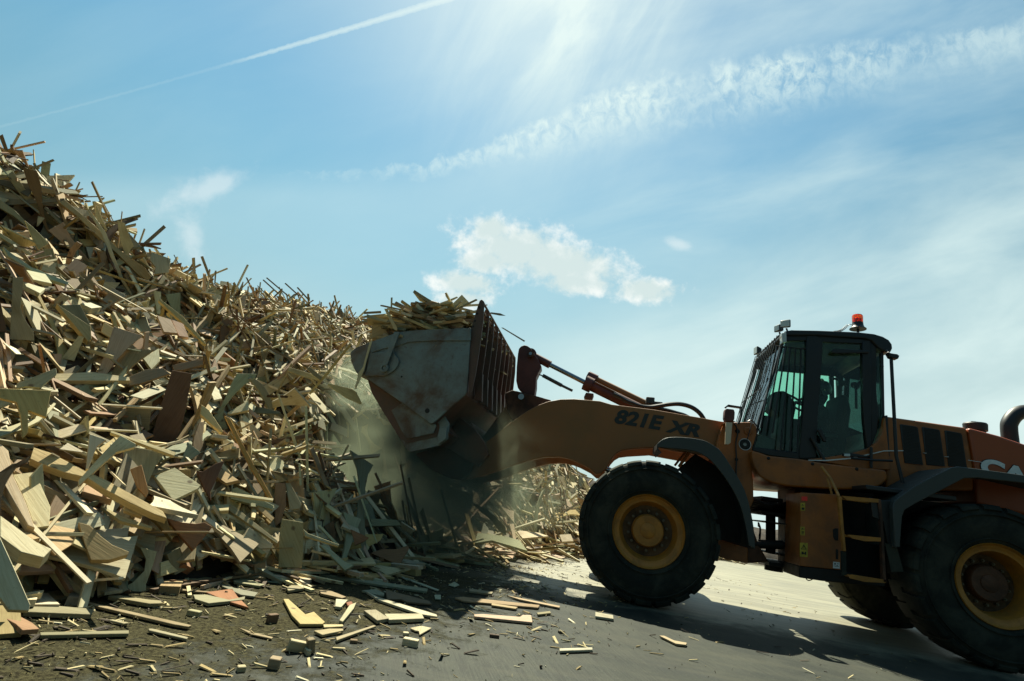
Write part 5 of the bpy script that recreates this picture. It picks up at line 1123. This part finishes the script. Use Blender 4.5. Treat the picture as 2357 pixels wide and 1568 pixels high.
gh(T9, [(1820,1082),(1915,1070),(1920,1084),(1830,1094)], .03, (.34,.3,.18), BL, 'olive stub right of the three long slats')
gh(T9, [(1195,885),(1235,862),(1272,885),(1240,898)], .02, (.5,.54,.42), WE, 'small pale flake in the bucket shadow')
gh(T9, [(1095,955),(1140,955),(1140,985),(1100,982)], .02, (.5,.54,.42), WE, 'small grey flake left of the long brown slat')
gh(T9, [(810,795),(900,835),(1130,920),(1115,925),(880,838)], .02, (.55,.58,.46), SL, 'thin pale lath crossing the shaded litter')
gh(T9, [(45,905),(80,888),(175,890),(170,908),(60,925)], .04, (.4,.35,.22), BL, 'small tan block at the edge of the heap shade')
gh(T9, [(280,925),(340,920),(420,950),(470,970),(440,978),(290,945)], .035, (.38,.28,.16), WE, 'brown wedge left of the white wedge')
gh(T9, [(1925,655),(1960,650),(2030,690),(1990,698),(1930,680)], .03, (.62,.48,.38), BO, 'pinkish scrap on the sunny concrete behind the bucket', up=.99)
Y2 = lambda p: (1289+p[0]*.4531, 966.7+p[1]*.4531)
gh(Y2, [(505,1095),(530,1096),(580,1120),(645,1132),(640,1142),(590,1136)], .03, (.55,.44,.3), FO, 'tan curved scrap lying alone below the front wheel')
gh(Y2, [(180,975),(270,992),(272,1010),(180,996)], .04, (.55,.52,.42), BO, 'pale wedge-ended block near the front wheel')
# leaning and fallen pieces at the shaded side
hero(T9, [(515,115),(530,112),(692,590),(682,592)], .02, (.55,.58,.4), SL, 'thin tall slat leaning at the dusty foot of the heap', pos=lambda x, y: at(x, y, 5.9), up=.0)
hero(T9, [(720,632),(830,632),(905,605),(915,625),(845,745),(640,660)], .04, (.27,.15,.08), FO, 'brown fishtail offcut at the dark foot below the bucket', .3, up=.3, pos=lambda x, y: at(x, y, 6.1))
hero(T9, [(640,415),(830,425),(860,465),(650,470)], .04, (.3,.3,.2), BO, 'dull board sticking out below the dust', up=.2, pos=lambda x, y: at(x, y, 6.4))
hero(T9, [(265,465),(285,460),(420,600),(400,606)], .03, (.5,.52,.36), SL, 'pale lath slanting at the shaded heap foot', .35, up=.2)
hero(T9, [(280,600),(320,600),(460,720),(525,745),(460,782),(380,700)], .03, (.34,.36,.25), FO, 'grey-green flared offcut lying at the shaded foot', .2, up=.5)
hero(T9, [(40,165),(70,160),(150,310),(140,345),(70,355)], .04, (.45,.4,.27), WE, 'tan wedge right of the brown post', .35, up=.2)
hero(T9, [(310,470),(380,430),(395,520),(390,585)], .03, (.22,.14,.08), WE, 'dark brown triangle in the shaded slope', .35, up=.1)
hero(T9, [(500,490),(630,550),(590,580),(530,605),(525,560)], .035, (.24,.13,.07), FO, 'dark red-brown hooked piece in the shaded slope', .35, up=.2)
hero(T9, [(165,490),(200,520),(420,600),(410,612),(180,540)], .03, (.5,.46,.3), SL, 'pale lath crossing the shaded slope', .4, up=.3)
hero(T9, [(1360,295),(1440,340),(1530,400),(1600,480),(1605,535),(1560,510),(1500,430),(1370,320)], .04, (.50,.44,.28), CO, 'curved offcut sliding down the sunny heap behind the bucket', pos=lambda x, y: at(x, y, 8.6), up=.1)
hero(T9, [(1400,515),(1600,540),(1700,570),(1755,645),(1640,610),(1500,570),(1380,590)], .04, (.42,.44,.28), CO, 'curved board lying in shade at the foot of the far heap', pos=lambda x, y: at(x, y, 8.8), up=.6)
hero(T9, [(1680,505),(1700,500),(1830,515),(1905,540),(1720,555)], .03, (.62,.5,.36), WE, 'sunlit tan wedge at the foot of the far heap', pos=lambda x, y: at(x, y, 9.8), up=.7)
hero(T9, [(1980,530),(2060,525),(2080,575),(2000,580)], .04, (.72,.62,.48), BO, 'bright square board at the foot of the far heap', pos=lambda x, y: at(x, y, 10.2), up=.5)
hero(T9, [(1275,600),(1440,555),(1445,562),(1280,610)], .02, (.55,.55,.4), SL, 'short pale lath below the bucket on the far side', pos=lambda x, y: at(x, y, 8.6), up=.3)
# in the air: pieces falling from the bucket and thrown off it
hero(T8, [(345,735),(520,780),(545,800),(585,880),(575,887),(470,840),(340,750)], .05, (.52,.48,.28), BO, 'yellowish plank falling off the bucket lip', pos=lambda x, y: at(x, y, 6.6), up=.1)
hero(T8, [(500,450),(515,460),(330,690),(215,820),(205,810),(320,670)], .05, (.5,.42,.2), CO, 'long yellowish strip falling beside the bucket', pos=lambda x, y: at(x, y, 6.9), up=.0)
hero(T8, [(190,630),(215,622),(300,690),(290,715),(240,680)], .04, (.22,.22,.16), BL, 'dark chunk in the dust beside the falling strip', pos=lambda x, y: at(x, y, 6.8), up=.1)
hero(T8, [(60,620),(180,655),(290,690),(285,720),(170,690),(60,650)], .04, (.5,.46,.3), BO, 'pale board wedged under the falling strip', pos=lambda x, y: at(x, y, 6.8), up=.2)
hero(T8, [(640,440),(658,436),(600,640),(545,775),(530,780),(560,660),(590,620)], .04, (.6,.58,.42), SL, 'slat dangling over the bucket side at its lip', pos=lambda x, y: at(x, y, 6.35), up=.0)
hero(T8, [(742,205),(765,205),(838,350),(830,362),(812,352)], .04, (.66,.6,.42), SL, 'pale slat resting on the bucket edge above the pivot', pos=lambda x, y: at(x, y, 6.45), up=.0)
hero(T8, [(1575,340),(1590,340),(1748,434),(1740,442)], .02, (.34,.38,.34), SL, 'slat flying off behind the bucket guard', pos=lambda x, y: at(x, y, 8.3), up=.0)
hero(T8, [(1500,230),(1570,238),(1610,256),(1570,255),(1500,242)], .03, (.35,.36,.3), SL, 'splintered slat poking over the bucket guard', pos=lambda x, y: at(x, y, 7.0), up=.0)
BK = 'load of offcuts in the raised bucket'
def bk(pts, th, tone, name, label, Y, up=.1): return hero(T8, pts, th, tone, name, label, pos=lambda x, y: at(x, y, Y), up=up, group=BK)
bk([(965,150),(985,155),(1215,345),(1170,350),(955,180)], .03, (.48,.50,.42), BO, 'long grey board lying diagonally across the bucket load', 6.75)
bk([(1296,105),(1365,178),(1290,182),(1240,185),(1170,300),(1130,290),(1200,200),(1250,150)], .03, (.46,.48,.38), FO, 'roof-shaped grey board on top of the bucket load', 7.1)
bk([(790,125),(803,125),(800,195),(788,195)], .025, (.25,.28,.27), SL, 'short stick standing straight up from the bucket load', 7.6)
bk([(600,228),(720,220),(722,236),(598,242)], .05, (.22,.2,.15), SL, 'dark beam end sticking out over the bucket lip', 7.3)
bk([(598,255),(880,228),(885,242),(600,270)], .04, (.38,.34,.22), SL, 'second beam end out over the bucket lip', 7.0)
bk([(565,295),(650,280),(655,292),(568,306)], .04, (.25,.25,.2), SL, 'lowest dark beam end over the bucket lip', 7.2)
bk([(715,178),(730,178),(950,225),(948,236),(715,186)], .03, (.2,.18,.14), SL, 'dark lath along the top of the bucket load', 7.4)
bk([(640,262),(905,248),(905,262),(640,276)], .03, (.55,.5,.34), SL, 'pale lath lying level at the left of the load', 6.8)
bk([(860,160),(872,160),(960,215),(1000,232),(990,240),(930,215)], .03, (.3,.26,.2), SL, 'dark splintered lath in the middle of the load', 7.3)
bk([(1178,110),(1195,112),(1245,180),(1230,190)], .05, (.42,.42,.34), SL, 'short stub left of the roof-shaped board', 7.0)
bk([(1055,195),(1180,150),(1262,118),(1268,126),(1180,172),(1060,212)], .04, (.42,.42,.35), BO, 'grey board leading up to the roof-shaped one', 7.3)
bk([(1300,176),(1420,170),(1480,176),(1478,182),(1330,190),(1250,198),(1090,210),(1090,200)], .03, (.5,.5,.42), SL, 'pale lath running to the guard at the top', 7.5)
bk([(1180,165),(1210,165),(1240,182),(1390,220),(1388,232),(1220,200)], .03, (.38,.36,.28), SL, 'brownish lath sloping down to the guard', 6.9)
bk([(990,285),(1010,288),(1060,325),(1112,338),(1090,356),(1030,320)], .04, (.74,.68,.52), FO, 'bright white flared scrap above the bucket edge', 6.6)
bk([(652,320),(760,308),(800,330),(790,385),(655,415)], .05, (.52,.42,.26), BO, 'broad tan board standing at the bucket lip', 6.6)
bk([(862,292),(898,290),(898,352),(862,355)], .05, (.56,.46,.28), BL, 'upright tan block in the bucket load', 6.65)
bk([(970,235),(1070,265),(1082,300),(1060,330),(985,352),(968,345)], .04, (.46,.38,.22), BO, 'tan board behind the long diagonal grey board', 6.9)
bk([(955,225),(968,225),(985,350),(972,352)], .04, (.5,.44,.3), SL, 'upright lath left of the tan board', 6.75)
bk([(1303,280),(1315,280),(1312,345),(1303,345)], .04, (.5,.52,.46), SL, 'upright pale lath near the guard', 6.75)
# --- random offcuts: sampled over the heap in layers, turned to the surface
r = np.random.default_rng(21)
cand = []
def sample(n, xr, yr, layer, kinds, w, sc=(1, 1)):
    x = r.uniform(*xr, n*3); y = r.uniform(*yr, n*3); d = pile_d(x, y); k = (d > -.15); x, y, d = x[k][:n], y[k][:n], d[k][:n]
    z = pile_h(x, y); z = np.maximum(z, 0); nr = pile_n(x, y)
    ks = r.choice(len(kinds), len(x), p=np.array(w)/sum(w))
    for i in range(len(x)):
        cand.append((x[i], y[i], z[i], nr[i], kinds[ks[i]], layer, sc))
ALLK = KINDS_; WT = [9, 14, 7, 26, 10, 7, 27]
def seen_filter(p, m=120):
    u, v, z = projn(p); return z > .8 and -m < u < 2357+m and -m < v < 1568+m
for lay, n in ((0, 5200), (1, 4600), (2, 2800)):
    sample(n, (-13.5, 3), (1.2, 15), lay, ALLK, WT)
sample(2600, (-9, 0), (1.2, 9), 1, ALLK, WT)
sample(1500, (-9, 0), (1.2, 9), 2, ALLK, WT)
sample(2500, (-7, .5), (5.5, 14), 1, ['slat', 'board', 'wedge', 'flared'], [40, 25, 15, 20])
sample(2300, (-4, 5), (9, 18), 1, ['slat', 'board', 'flared', 'block', 'wedge'], [35, 25, 15, 12, 13])
sample(1500, (-5, 5), (8.5, 18), 2, ['slat', 'board', 'flared', 'wedge'], [45, 20, 15, 10])
# thin splinters over everything, and a skirt of pieces round the foot
sample(3200, (-9, 1), (1.2, 12), 3, ['slat', 'wedge', 'board'], [60, 20, 20])
sample(1500, (-9, -2), (5, 15), 2, ['slat'], [1])
for k in range(1500):
    i = int(r.integers(2, len(BASE)-6)); t_ = r.random(); p_ = BASE[i]*(1-t_)+BASE[i+1]*t_
    x_, y_ = p_[0]+r.normal(-.25, .3), p_[1]+r.normal(0, .1); z_ = max(0.0, float(pile_h(np.array([x_]), np.array([y_]))[0]))
    cand.append((x_, y_, z_, pile_n(np.array([x_]), np.array([y_]))[0], KINDS_[int(r.choice(7, p=np.array(WT)/sum(WT)))], 1, 1))
pieces = []
used = set()
for (x, y, z, nr, kd, lay, sc) in cand:
    if not seen_filter(np.array([x, y, z])): continue
    cvr = math.hypot((x+2.55)/1.75, (y-8.75)/2.0)
    if cvr < 1.45 and (lay > 1 or r.random() < .72): continue
    if cvr < 1.3: lay = 0
    P = outline(kd, r)*((1.2 if y < 6.5 else 1.0) if kd in ('hourglass', 'flared', 'curved') else 1.0); th = {'slat': .016+.02*r.random(), 'block': .05+.05*r.random()}.get(kd, .012+.026*r.random())
    if lay == 3: P = P*np.array([.55+.35*r.random(), .6]); th = .006+.012*r.random()
    dist = math.hypot(x, y)
    tl = (.12, .27, .42, .4)[lay]; n2 = nr+r.normal(0, tl, 3)
    if kd == 'slat' and lay == 2: n2 = nr+r.normal(0, .7, 3)
    a = r.uniform(0, 2*math.pi); yd = np.array([math.cos(a), math.sin(a), r.normal(0, .3)])
    # long pieces slide down the slope
    if r.random() < .5: yd = yd*.5+np.array([nr[0], nr[1], -.6])
    off = (-.15, .03, .14, .18)[lay]+r.normal(0, .06)
    if z < .05: off = max(off, .02); n2 = np.array([0, 0, 1.0])+r.normal(0, .12, 3); off = .03
    pos = np.array([x, y, z])+nr*off
    Mx = frame(n2, yd, pos); Lr = P[:, 0].max()-P[:, 0].min()
    lowz = (np.c_[P, np.zeros(len(P))]@Mx[:3, :3].T)[:, 2].min()+Mx[2, 3]
    if lowz < .01: Mx[2, 3] += .012-lowz
    ti, tone = pick_tone(r)
    u_, v_, zz = projn(Mx[:3, 3]); A_ = abs(np.sum(P[:, 0]*np.roll(P[:, 1], -1)-np.roll(P[:, 0], -1)*P[:, 1]))/2
    view = np.array([0, 0, HC])-Mx[:3, 3]; view /= np.linalg.norm(view)
    vis = (A_*abs(view@Mx[:3, 2])+Lr*th*.5)/zz**2
    infr = 0 < u_ < 2357 and 0 < v_ < 1568
    pieces.append(dict(P=P, th=th, M=Mx, ti=ti, tone=tone, kd=kd, lay=lay, vis=vis if (lay > 0 and infr) else vis*.02, u=u_, v=v_, z=zz, L=Lr))
# hidden behind the loader, or covered by a hand-placed piece: leave those in the mass
order = sorted(range(len(pieces)), key=lambda i: -pieces[i]['vis'])
NIND = 300-len([o for o in HERO if o['group'] == 'wood offcuts of the heap'])
from mathutils.bvhtree import BVHTree
mass = Wood(); chosen = []
# true visibility: cast rays at the candidates through everything
allv = []; allf = []; own = []; kk = 0
for i, p in enumerate(pieces):
    n = len(p['P']); V = np.r_[np.c_[p['P'], np.full(n, -p['th']/2)], np.c_[p['P'], np.full(n, p['th']/2)]]@p['M'][:3, :3].T+p['M'][:3, 3]
    allv += V.tolist(); allf += [tuple(range(kk+n, kk+2*n)), tuple(range(kk+n-1, kk-1, -1))]+[(kk+a, kk+(a+1) % n, kk+n+(a+1) % n, kk+n+a) for a in range(n)]; own += [i]*(n+2); kk += 2*n
for o in HERO:
    mw = np.array(o.location); me_ = o.data; vv = [tuple(np.array(v.co)+mw) for v in me_.vertices]
    allv += vv; allf += [tuple(kk+q for q in f.vertices) for f in me_.polygons]; own += [-1]*len(me_.polygons); kk += len(vv)
for o in list(L.children_recursive):
    if o.type == 'MESH' and o.name.split('.')[0] in ('bucket', 'lift_arm', 'tyre', 'carrier_plate', 'coupler', 'front_frame', 'front_fender'):
        off = np.array(L.location); me_ = o.data; vv = [tuple(np.array(v.co)+off) for v in me_.vertices]
        allv += vv; allf += [tuple(kk+q for q in f.vertices) for f in me_.polygons]; own += [-2]*len(me_.polygons); kk += len(vv)
bv = BVHTree.FromPolygons(allv, allf)
def inside(x, y, q):
    c = False; j = len(q)-1
    for i in range(len(q)):
        if (q[i][1] > y) != (q[j][1] > y) and x < (q[j][0]-q[i][0])*(y-q[i][1])/(q[j][1]-q[i][1])+q[i][0]: c = not c
        j = i
    return c
# random offcuts that would bury a hand-placed piece are taken away
gone = set()
for q, o in HPOLY:
    xs_ = [a[0] for a in q]; ys_ = [a[1] for a in q]; st_ = max(2.5, min(7, (max(xs_)-min(xs_)+max(ys_)-min(ys_))/22))
    tgt = (Vector(o.location)-O).length
    for v in np.arange(min(ys_)+1, max(ys_), st_):
        for u in np.arange(min(xs_)+1, max(xs_), st_):
            if not inside(u, v, q): continue
            d = ray(u, v).normalized(); st0 = O.copy(); trav = 0
            for _ in range(14):
                h = bv.ray_cast(st0, d, 60)
                if h[2] is None: break
                trav = (h[0]-O).length; w_ = own[h[2]]
                if w_ < 0 and trav > tgt-.6: break
                if w_ >= 0 and trav < tgt+.02: gone.add(w_)
                if trav > tgt+.1: break
                st0 = h[0]+d*.002
pieces = [p for i, p in enumerate(pieces) if i not in gone]
print('removed over heroes', len(gone))
remap = {}; k_ = 0
for i in range(max([w for w in own])+1):
    if i not in gone: remap[i] = k_; k_ += 1
keepf = [j for j, w in enumerate(own) if w not in gone]
allf = [allf[j] for j in keepf]; own = [remap[own[j]] if own[j] >= 0 else own[j] for j in keepf]
bv = BVHTree.FromPolygons(allv, allf)
cnt = np.zeros(len(pieces)+3)
for v in range(300, 1450, 5):
    for u in range(2, 1500, 5):
        d = ray(u, v); h = bv.ray_cast(O, d.normalized(), 60)
        if h[2] is not None and own[h[2]] >= 0: cnt[own[h[2]]] += 1
order = np.argsort(-cnt[:len(pieces)]); chosen = [int(i) for i in order[:NIND] if cnt[i] > 0]; cs_ = set(chosen)
nvis = int((cnt[:len(pieces)] > 0).sum())
print('pieces', len(pieces), 'visible', nvis, 'heroes', len(HERO), 'individual', len(chosen))
for i, p in enumerate(pieces):
    if i not in cs_: mass.add(p['P'], p['th'], p['M'], p['tone'], (r.random()*9, r.random()*9))
mo = mass.build('wood_offcuts'); tag(mo, 'countless pale sawn offcuts heaped behind and between the larger ones', 'wood offcuts', kind='stuff')
SHAPE = dict(hourglass='waisted', flared='flared', curved='curved', board='straight', wedge='wedge-shaped', block='blocky', slat='thin')
lab = set()
for i in chosen:
    p = pieces[i]; w = Wood(); w.add(p['P'], p['th'], p['M'], p['tone'], (r.random()*9, r.random()*9)); o = w.build(NAME[p['kd']], p['M'][:3, 3], .0015)
    size = 'short' if p['L'] < .35 else 'long' if p['L'] > .8 else ''
    nz = abs(p['M'][2, 2]); pose = 'lying flat' if nz > .85 else 'tilted' if nz > .5 else 'on edge'
    col_ = round(p['u']/2357*100); row = round(p['v']/1568*100)
    noun = {'slat': 'slat', 'block': 'block', 'board': 'board', 'wedge': 'offcut'}.get(p['kd'], 'offcut')
    t_ = ' '.join(x for x in (size, TONES[p['ti']][1], SHAPE[p['kd']], noun, pose) if x)
    lb = f"{t_}, {col_}% across and {row}% down the photo"
    if lb in lab: lb = f"{t_}, {p['u']/23.57:.1f}% across and {p['v']/15.68:.1f}% down the photo"
    lab.add(lb); tag(o, lb, 'wood offcut', 'wood offcuts of the heap')
# --- fill of the bucket
bf = Wood(); x0b, x1b = -3.25, -1.95
for k in range(900):
    kd = ['slat', 'board', 'flared', 'wedge', 'hourglass'][int(r.choice(5, p=[.5, .2, .12, .1, .08]))]
    P = outline(kd, r)*(.85 if kd != 'slat' else .62); y = r.uniform(6.75, 9.2); x = r.uniform(x0b, x1b)
    cx_ = (x-(-2.45)); ztop = 3.14+.16*math.exp(-(cx_/.5)**2)-max(0, -(x+2.75))*.22+.08*math.sin(y*3)
    z = ztop-abs(r.normal(0, .14))-.05; e_ = P[:, 0].max()
    x = min(max(x, x0b+e_*.55), x1b-e_*.5+.0) if e_ < .6 else -2.6
    y = min(max(y, 6.62+e_*.5), 9.3-e_*.5)
    if k % 4 == 0: y = r.uniform(6.6, 6.9); z = ztop-r.uniform(-.02, .42)
    a = r.normal(0, .9) if k % 4 else r.normal(0, .2); nn = np.array([0, 0, 1.0])+r.normal(0, .28, 3)
    Mx = frame(nn, np.array([math.cos(a), math.sin(a), r.normal(0, .12)]), np.array([x, y, z]))
    _, tone = pick_tone(r); bf.add(P, .02+.025*r.random(), Mx, tone*.95, (r.random()*9, r.random()*9))
bo_ = bf.build('wood_offcuts'); tag(bo_, 'tangle of splintered offcuts and laths filling the raised bucket', 'wood offcuts', kind='stuff')
lx = [(x0b-.05, 2.25), (-2.2, 1.95), (-1.95, 2.3), (-1.93, 2.86), (-2.5, 2.95), (-3.05, 2.84), (-3.32, 2.55)]
fl_ = MB().prism([(a, b) for a, b in lx], 6.56, 9.36).build('gap_shade_fill', mm); tag(fl_, 'filler under the offcuts in the bucket, painted dark as gap shade', 'wood filler', kind='stuff')  # bucket filler wears the heap body's painted gap shade
# ================================================================== GROUND, LITTER, DUST
def ground_mat():
    m = bpy.data.materials.new('brushed_concrete'); m.use_nodes = True; t = NT(m.node_tree); m.node_tree.nodes.clear()
    o = t.n('ShaderNodeOutputMaterial'); b = t.n('ShaderNodeBsdfPrincipled'); t.t.links.new(b.outputs[0], o.inputs[0])
    P = t.n('ShaderNodeTexCoord').outputs['Object']
    lit = t.n('ShaderNodeAttribute', attribute_name='litter').outputs['Fac']
    sp = t.n('ShaderNodeSeparateXYZ'); t.put(sp.inputs[0], P)
    # brushed lines across the slab
    rot = t.comb(t.m('ADD', t.m('MULTIPLY', sp.outputs[0], .93), t.m('MULTIPLY', sp.outputs[1], .37)), t.m('MULTIPLY', t.m('SUBTRACT', t.m('MULTIPLY', sp.outputs[1], .93), t.m('MULTIPLY', sp.outputs[0], .37)), .035))
    br = t.noise(rot, 62, 4, .75)
    big = t.noise(P, .55, 7, .6, .5); mid = t.noise(P, 2.6, 8, .65, .3); fine = t.noise(P, 60, 4, .7)
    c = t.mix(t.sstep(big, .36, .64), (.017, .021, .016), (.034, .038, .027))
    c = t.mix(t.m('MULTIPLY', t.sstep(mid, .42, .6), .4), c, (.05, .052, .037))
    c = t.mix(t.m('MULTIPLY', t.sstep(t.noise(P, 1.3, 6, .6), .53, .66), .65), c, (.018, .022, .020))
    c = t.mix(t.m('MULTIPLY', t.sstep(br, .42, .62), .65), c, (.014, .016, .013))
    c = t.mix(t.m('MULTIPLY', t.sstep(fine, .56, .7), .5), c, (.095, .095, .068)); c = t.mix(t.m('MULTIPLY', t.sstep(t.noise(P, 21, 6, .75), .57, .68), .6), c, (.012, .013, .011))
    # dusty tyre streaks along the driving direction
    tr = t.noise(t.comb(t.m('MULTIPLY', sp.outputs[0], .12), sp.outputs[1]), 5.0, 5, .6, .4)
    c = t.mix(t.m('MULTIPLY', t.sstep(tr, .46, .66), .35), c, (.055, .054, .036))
    # ground colour goes from dark in front to pale farther back
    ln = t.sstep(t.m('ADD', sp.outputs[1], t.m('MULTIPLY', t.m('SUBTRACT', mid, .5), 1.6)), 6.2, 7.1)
    far_pale = t.mix(t.sstep(tr, .35, .65), (.15, .137, .088), (.24, .22, .142))
    far_pale = t.mix(t.m('MULTIPLY', t.sstep(br, .44, .6), .22), far_pale, (.11, .105, .072)); far_pale = t.mix(t.m('MULTIPLY', t.sstep(big, .5, .62), .35), far_pale, (.12, .12, .085))
    c = t.mix(ln, c, far_pale)
    # sawdust
    sn = t.noise(P, 4.5, 9, .72, .2); sn2 = t.noise(P, 38, 5, .75)
    sf = t.m('ADD', lit, t.m('MULTIPLY', t.m('SUBTRACT', sn, .5), 1.5))
    sm = t.sstep(sf, .30, .72)
    sc = t.mix(t.sstep(sn2, .40, .62), (.016, .013, .006), (.062, .055, .026))
    sc = t.mix(t.m('MULTIPLY', t.sstep(t.noise(P, 150, 3, .7), .56, .68), .5), sc, (.17, .15, .08))
    c = t.mix(t.m('MULTIPLY', sm, .92), c, sc)
    t.put(b.inputs['Base Color'], c); t.put(b.inputs['Roughness'], t.m('MULTIPLY_ADD', sm, .3, t.m('MULTIPLY_ADD', ln, -.12, .66))); t.put(b.inputs['Specular IOR Level'], t.m('MULTIPLY_ADD', sm, -.12, t.m('MULTIPLY_ADD', ln, .3, .17)))
    h = t.m('ADD', t.m('MULTIPLY', br, .6), t.m('ADD', t.m('MULTIPLY', fine, .15), t.m('MULTIPLY', sm, t.m('ADD', t.m('MULTIPLY', sn2, 1.6), t.m('MULTIPLY', sn, 2.0)))))
    bp = t.n('ShaderNodeBump'); bp.inputs['Strength'].default_value = .55; bp.inputs['Distance'].default_value = .012; t.put(bp.inputs['Height'], h); t.t.links.new(bp.outputs[0], b.inputs['Normal'])
    return m
def litter_f(x, y):
    d = -pile_d(x, y); d = np.maximum(d, 0)
    reach = np.interp(y, [0, 2.5, 4.5, 6.5, 9, 16], [1.3, 1.9, 2.1, 1.7, .7, .6])
    return np.exp(-(d/reach)**2.2)*(.92+.0*x)
xs = np.arange(-9, 9.01, .15); ys_g = np.arange(.5, 22.01, .15)
gx, gy = np.meshgrid(xs, ys_g, indexing='ij'); nx, ny = gx.shape
V = [(float(a), float(b), 0.0) for a, b in zip(gx.ravel(), gy.ravel())]
F = [(i*ny+j, (i+1)*ny+j, (i+1)*ny+j+1, i*ny+j+1) for i in range(nx-1) for j in range(ny-1)]
k = len(V); x0, x1, y0, y1 = float(xs[0]), float(xs[-1]), float(ys_g[0]), float(ys_g[-1]); B_ = 1500
V += [(-B_, -B_, 0), (B_, -B_, 0), (B_, B_, 0), (-B_, B_, 0), (x0, y0, 0), (x1, y0, 0), (x1, y1, 0), (x0, y1, 0)]
F += [(k, k+1, k+5, k+4), (k+1, k+2, k+6, k+5), (k+2, k+3, k+7, k+6), (k+3, k, k+4, k+7)]
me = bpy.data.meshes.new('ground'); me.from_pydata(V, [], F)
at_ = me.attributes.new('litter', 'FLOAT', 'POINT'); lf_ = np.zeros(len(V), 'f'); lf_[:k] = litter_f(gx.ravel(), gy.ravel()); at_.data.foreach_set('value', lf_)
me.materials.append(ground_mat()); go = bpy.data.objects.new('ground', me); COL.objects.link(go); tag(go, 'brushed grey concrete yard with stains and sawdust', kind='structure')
# loose chips and slivers
r = np.random.default_rng(5)
w = Wood(); N_ = 60000
x = r.uniform(-6, 3.2, N_); y = r.uniform(1.6, 12, N_); f = litter_f(x, y)+.028; f = f*np.where(pile_d(x, y) > .25, 0, 1)
nzv = vnoise(x, y, 2.2, 31)+.5*vnoise(x, y, 6.0, 32); f = f*np.clip(.55+1.6*nzv, .03, 1.2)
kk_ = r.random(N_) < f*.9
vv, ff, uu, cc = [], [], [], []; n = 0
for xi, yi in zip(x[kk_], y[kk_]):
    if math.hypot(xi, yi) < 2.0: continue
    L_ = .005+.035*r.random()**3*1.5; wd = L_*(.15+.5*r.random()); hh = .002+.006*r.random(); a = r.uniform(0, 6.283)
    c, s_ = math.cos(a), math.sin(a); dz = r.random()*.008; tl = r.normal(0, .25)
    def Q(px_, py_, pz_): return (xi+px_*c-py_*s_, yi+px_*s_+py_*c, .001+dz+pz_+abs(px_*tl) if px_ > 0 else .001+pz_)
    vv += [Q(-L_, -wd*.4, 0), Q(L_, -wd*.5, 0), Q(L_*.8, wd*.5, 0), Q(-L_*.9, wd*.4, 0), Q(-L_*.8, -wd*.3, hh), Q(L_*.9, -wd*.3, hh), Q(L_*.7, wd*.4, hh), Q(-L_*.8, wd*.3, hh)]
    ff += [(n+4, n+5, n+6, n+7), (n, n+1, n+5, n+4), (n+1, n+2, n+6, n+5), (n+2, n+3, n+7, n+6), (n+3, n, n+4, n+7)]; n += 8
    q = r.random(); tone = (.50, .43, .26) if q < .3 else (.30, .23, .11) if q < .55 else (.05, .035, .02) if q < .9 else (.66, .62, .48)
    g_s = .7+.5*r.random(); cc += [(*[t_*g_s for t_ in tone], 1)]*8
me = bpy.data.meshes.new('wood_chips'); me.from_pydata(vv, [], ff)
u = me.uv_layers.new(name='grain'); ca = me.color_attributes.new('tone', 'FLOAT_COLOR', 'POINT'); ca.data.foreach_set('color', np.array(cc, 'f').ravel())
me.materials.append(M['wood']); co = bpy.data.objects.new('wood_chips', me); COL.objects.link(co); tag(co, 'fine wood chips, bark crumbs and sawdust strewn over the concrete', 'wood chips', kind='stuff')
print('chips', n//8)
# dust thrown up between heap and bucket
def dust(name, c, rad, dens, nscale, label, thr=.42, col=(.64, .72, .50), aniso=.35, rot=0.0):
    o = MB().sphere((0, 0, 0), 1.0, 24).build(name, 'black'); o.location = c; o.scale = rad; o.rotation_euler = (0, rot, 0)
    m = bpy.data.materials.new('airborne_wood_dust'); m.use_nodes = True; t = NT(m.node_tree); m.node_tree.nodes.clear()
    out = t.n('ShaderNodeOutputMaterial'); v = t.n('ShaderNodeVolumePrincipled'); t.t.links.new(v.outputs[0], out.inputs['Volume'])
    v.inputs['Color'].default_value = (*col, 1); v.inputs['Anisotropy'].default_value = aniso
    P = t.n('ShaderNodeTexCoord').outputs['Object']
    ln = t.n('ShaderNodeVectorMath', operation='LENGTH'); t.put(ln.inputs[0], P)
    fall = t.m('SUBTRACT', 1.0, t.sstep(ln.outputs['Value'], .25, 1.0))
    nz = t.sstep(t.noise(t.vm('ADD', P, tuple(c)), nscale, 5, .6, .6), thr, thr+.28)
    t.put(v.inputs['Density'], t.m('MULTIPLY', t.m('MULTIPLY', fall, nz), dens))
    o.data.materials.clear(); o.data.materials.append(m); tag(o, label, 'dust cloud', kind='stuff'); return o
dust('dust_cloud', (-2.45, 7.75, 1.0), (1.95, 1.65, 1.5), 2.3, 1.5, 'greenish dust hanging under the raised bucket', thr=.32, col=(.45, .51, .34), aniso=.1)
dust('dust_cloud', (-3.95, 7.9, 2.35), (.8, .7, .7), 1.5, 2.4, 'sunlit dust rising where boards fall from the bucket lip', thr=.38, aniso=.2)
dust('dust_cloud', (-1.3, 6.9, 1.4), (1.3, .42, .85), .22, 1.9, 'thin dust drifting in front of the lift arm')
dust('dust_cloud', (-1.0, 9.2, 1.0), (1.1, .8, .8), .5, 1.6, 'sunlit dust behind the lift arm over the far heap')
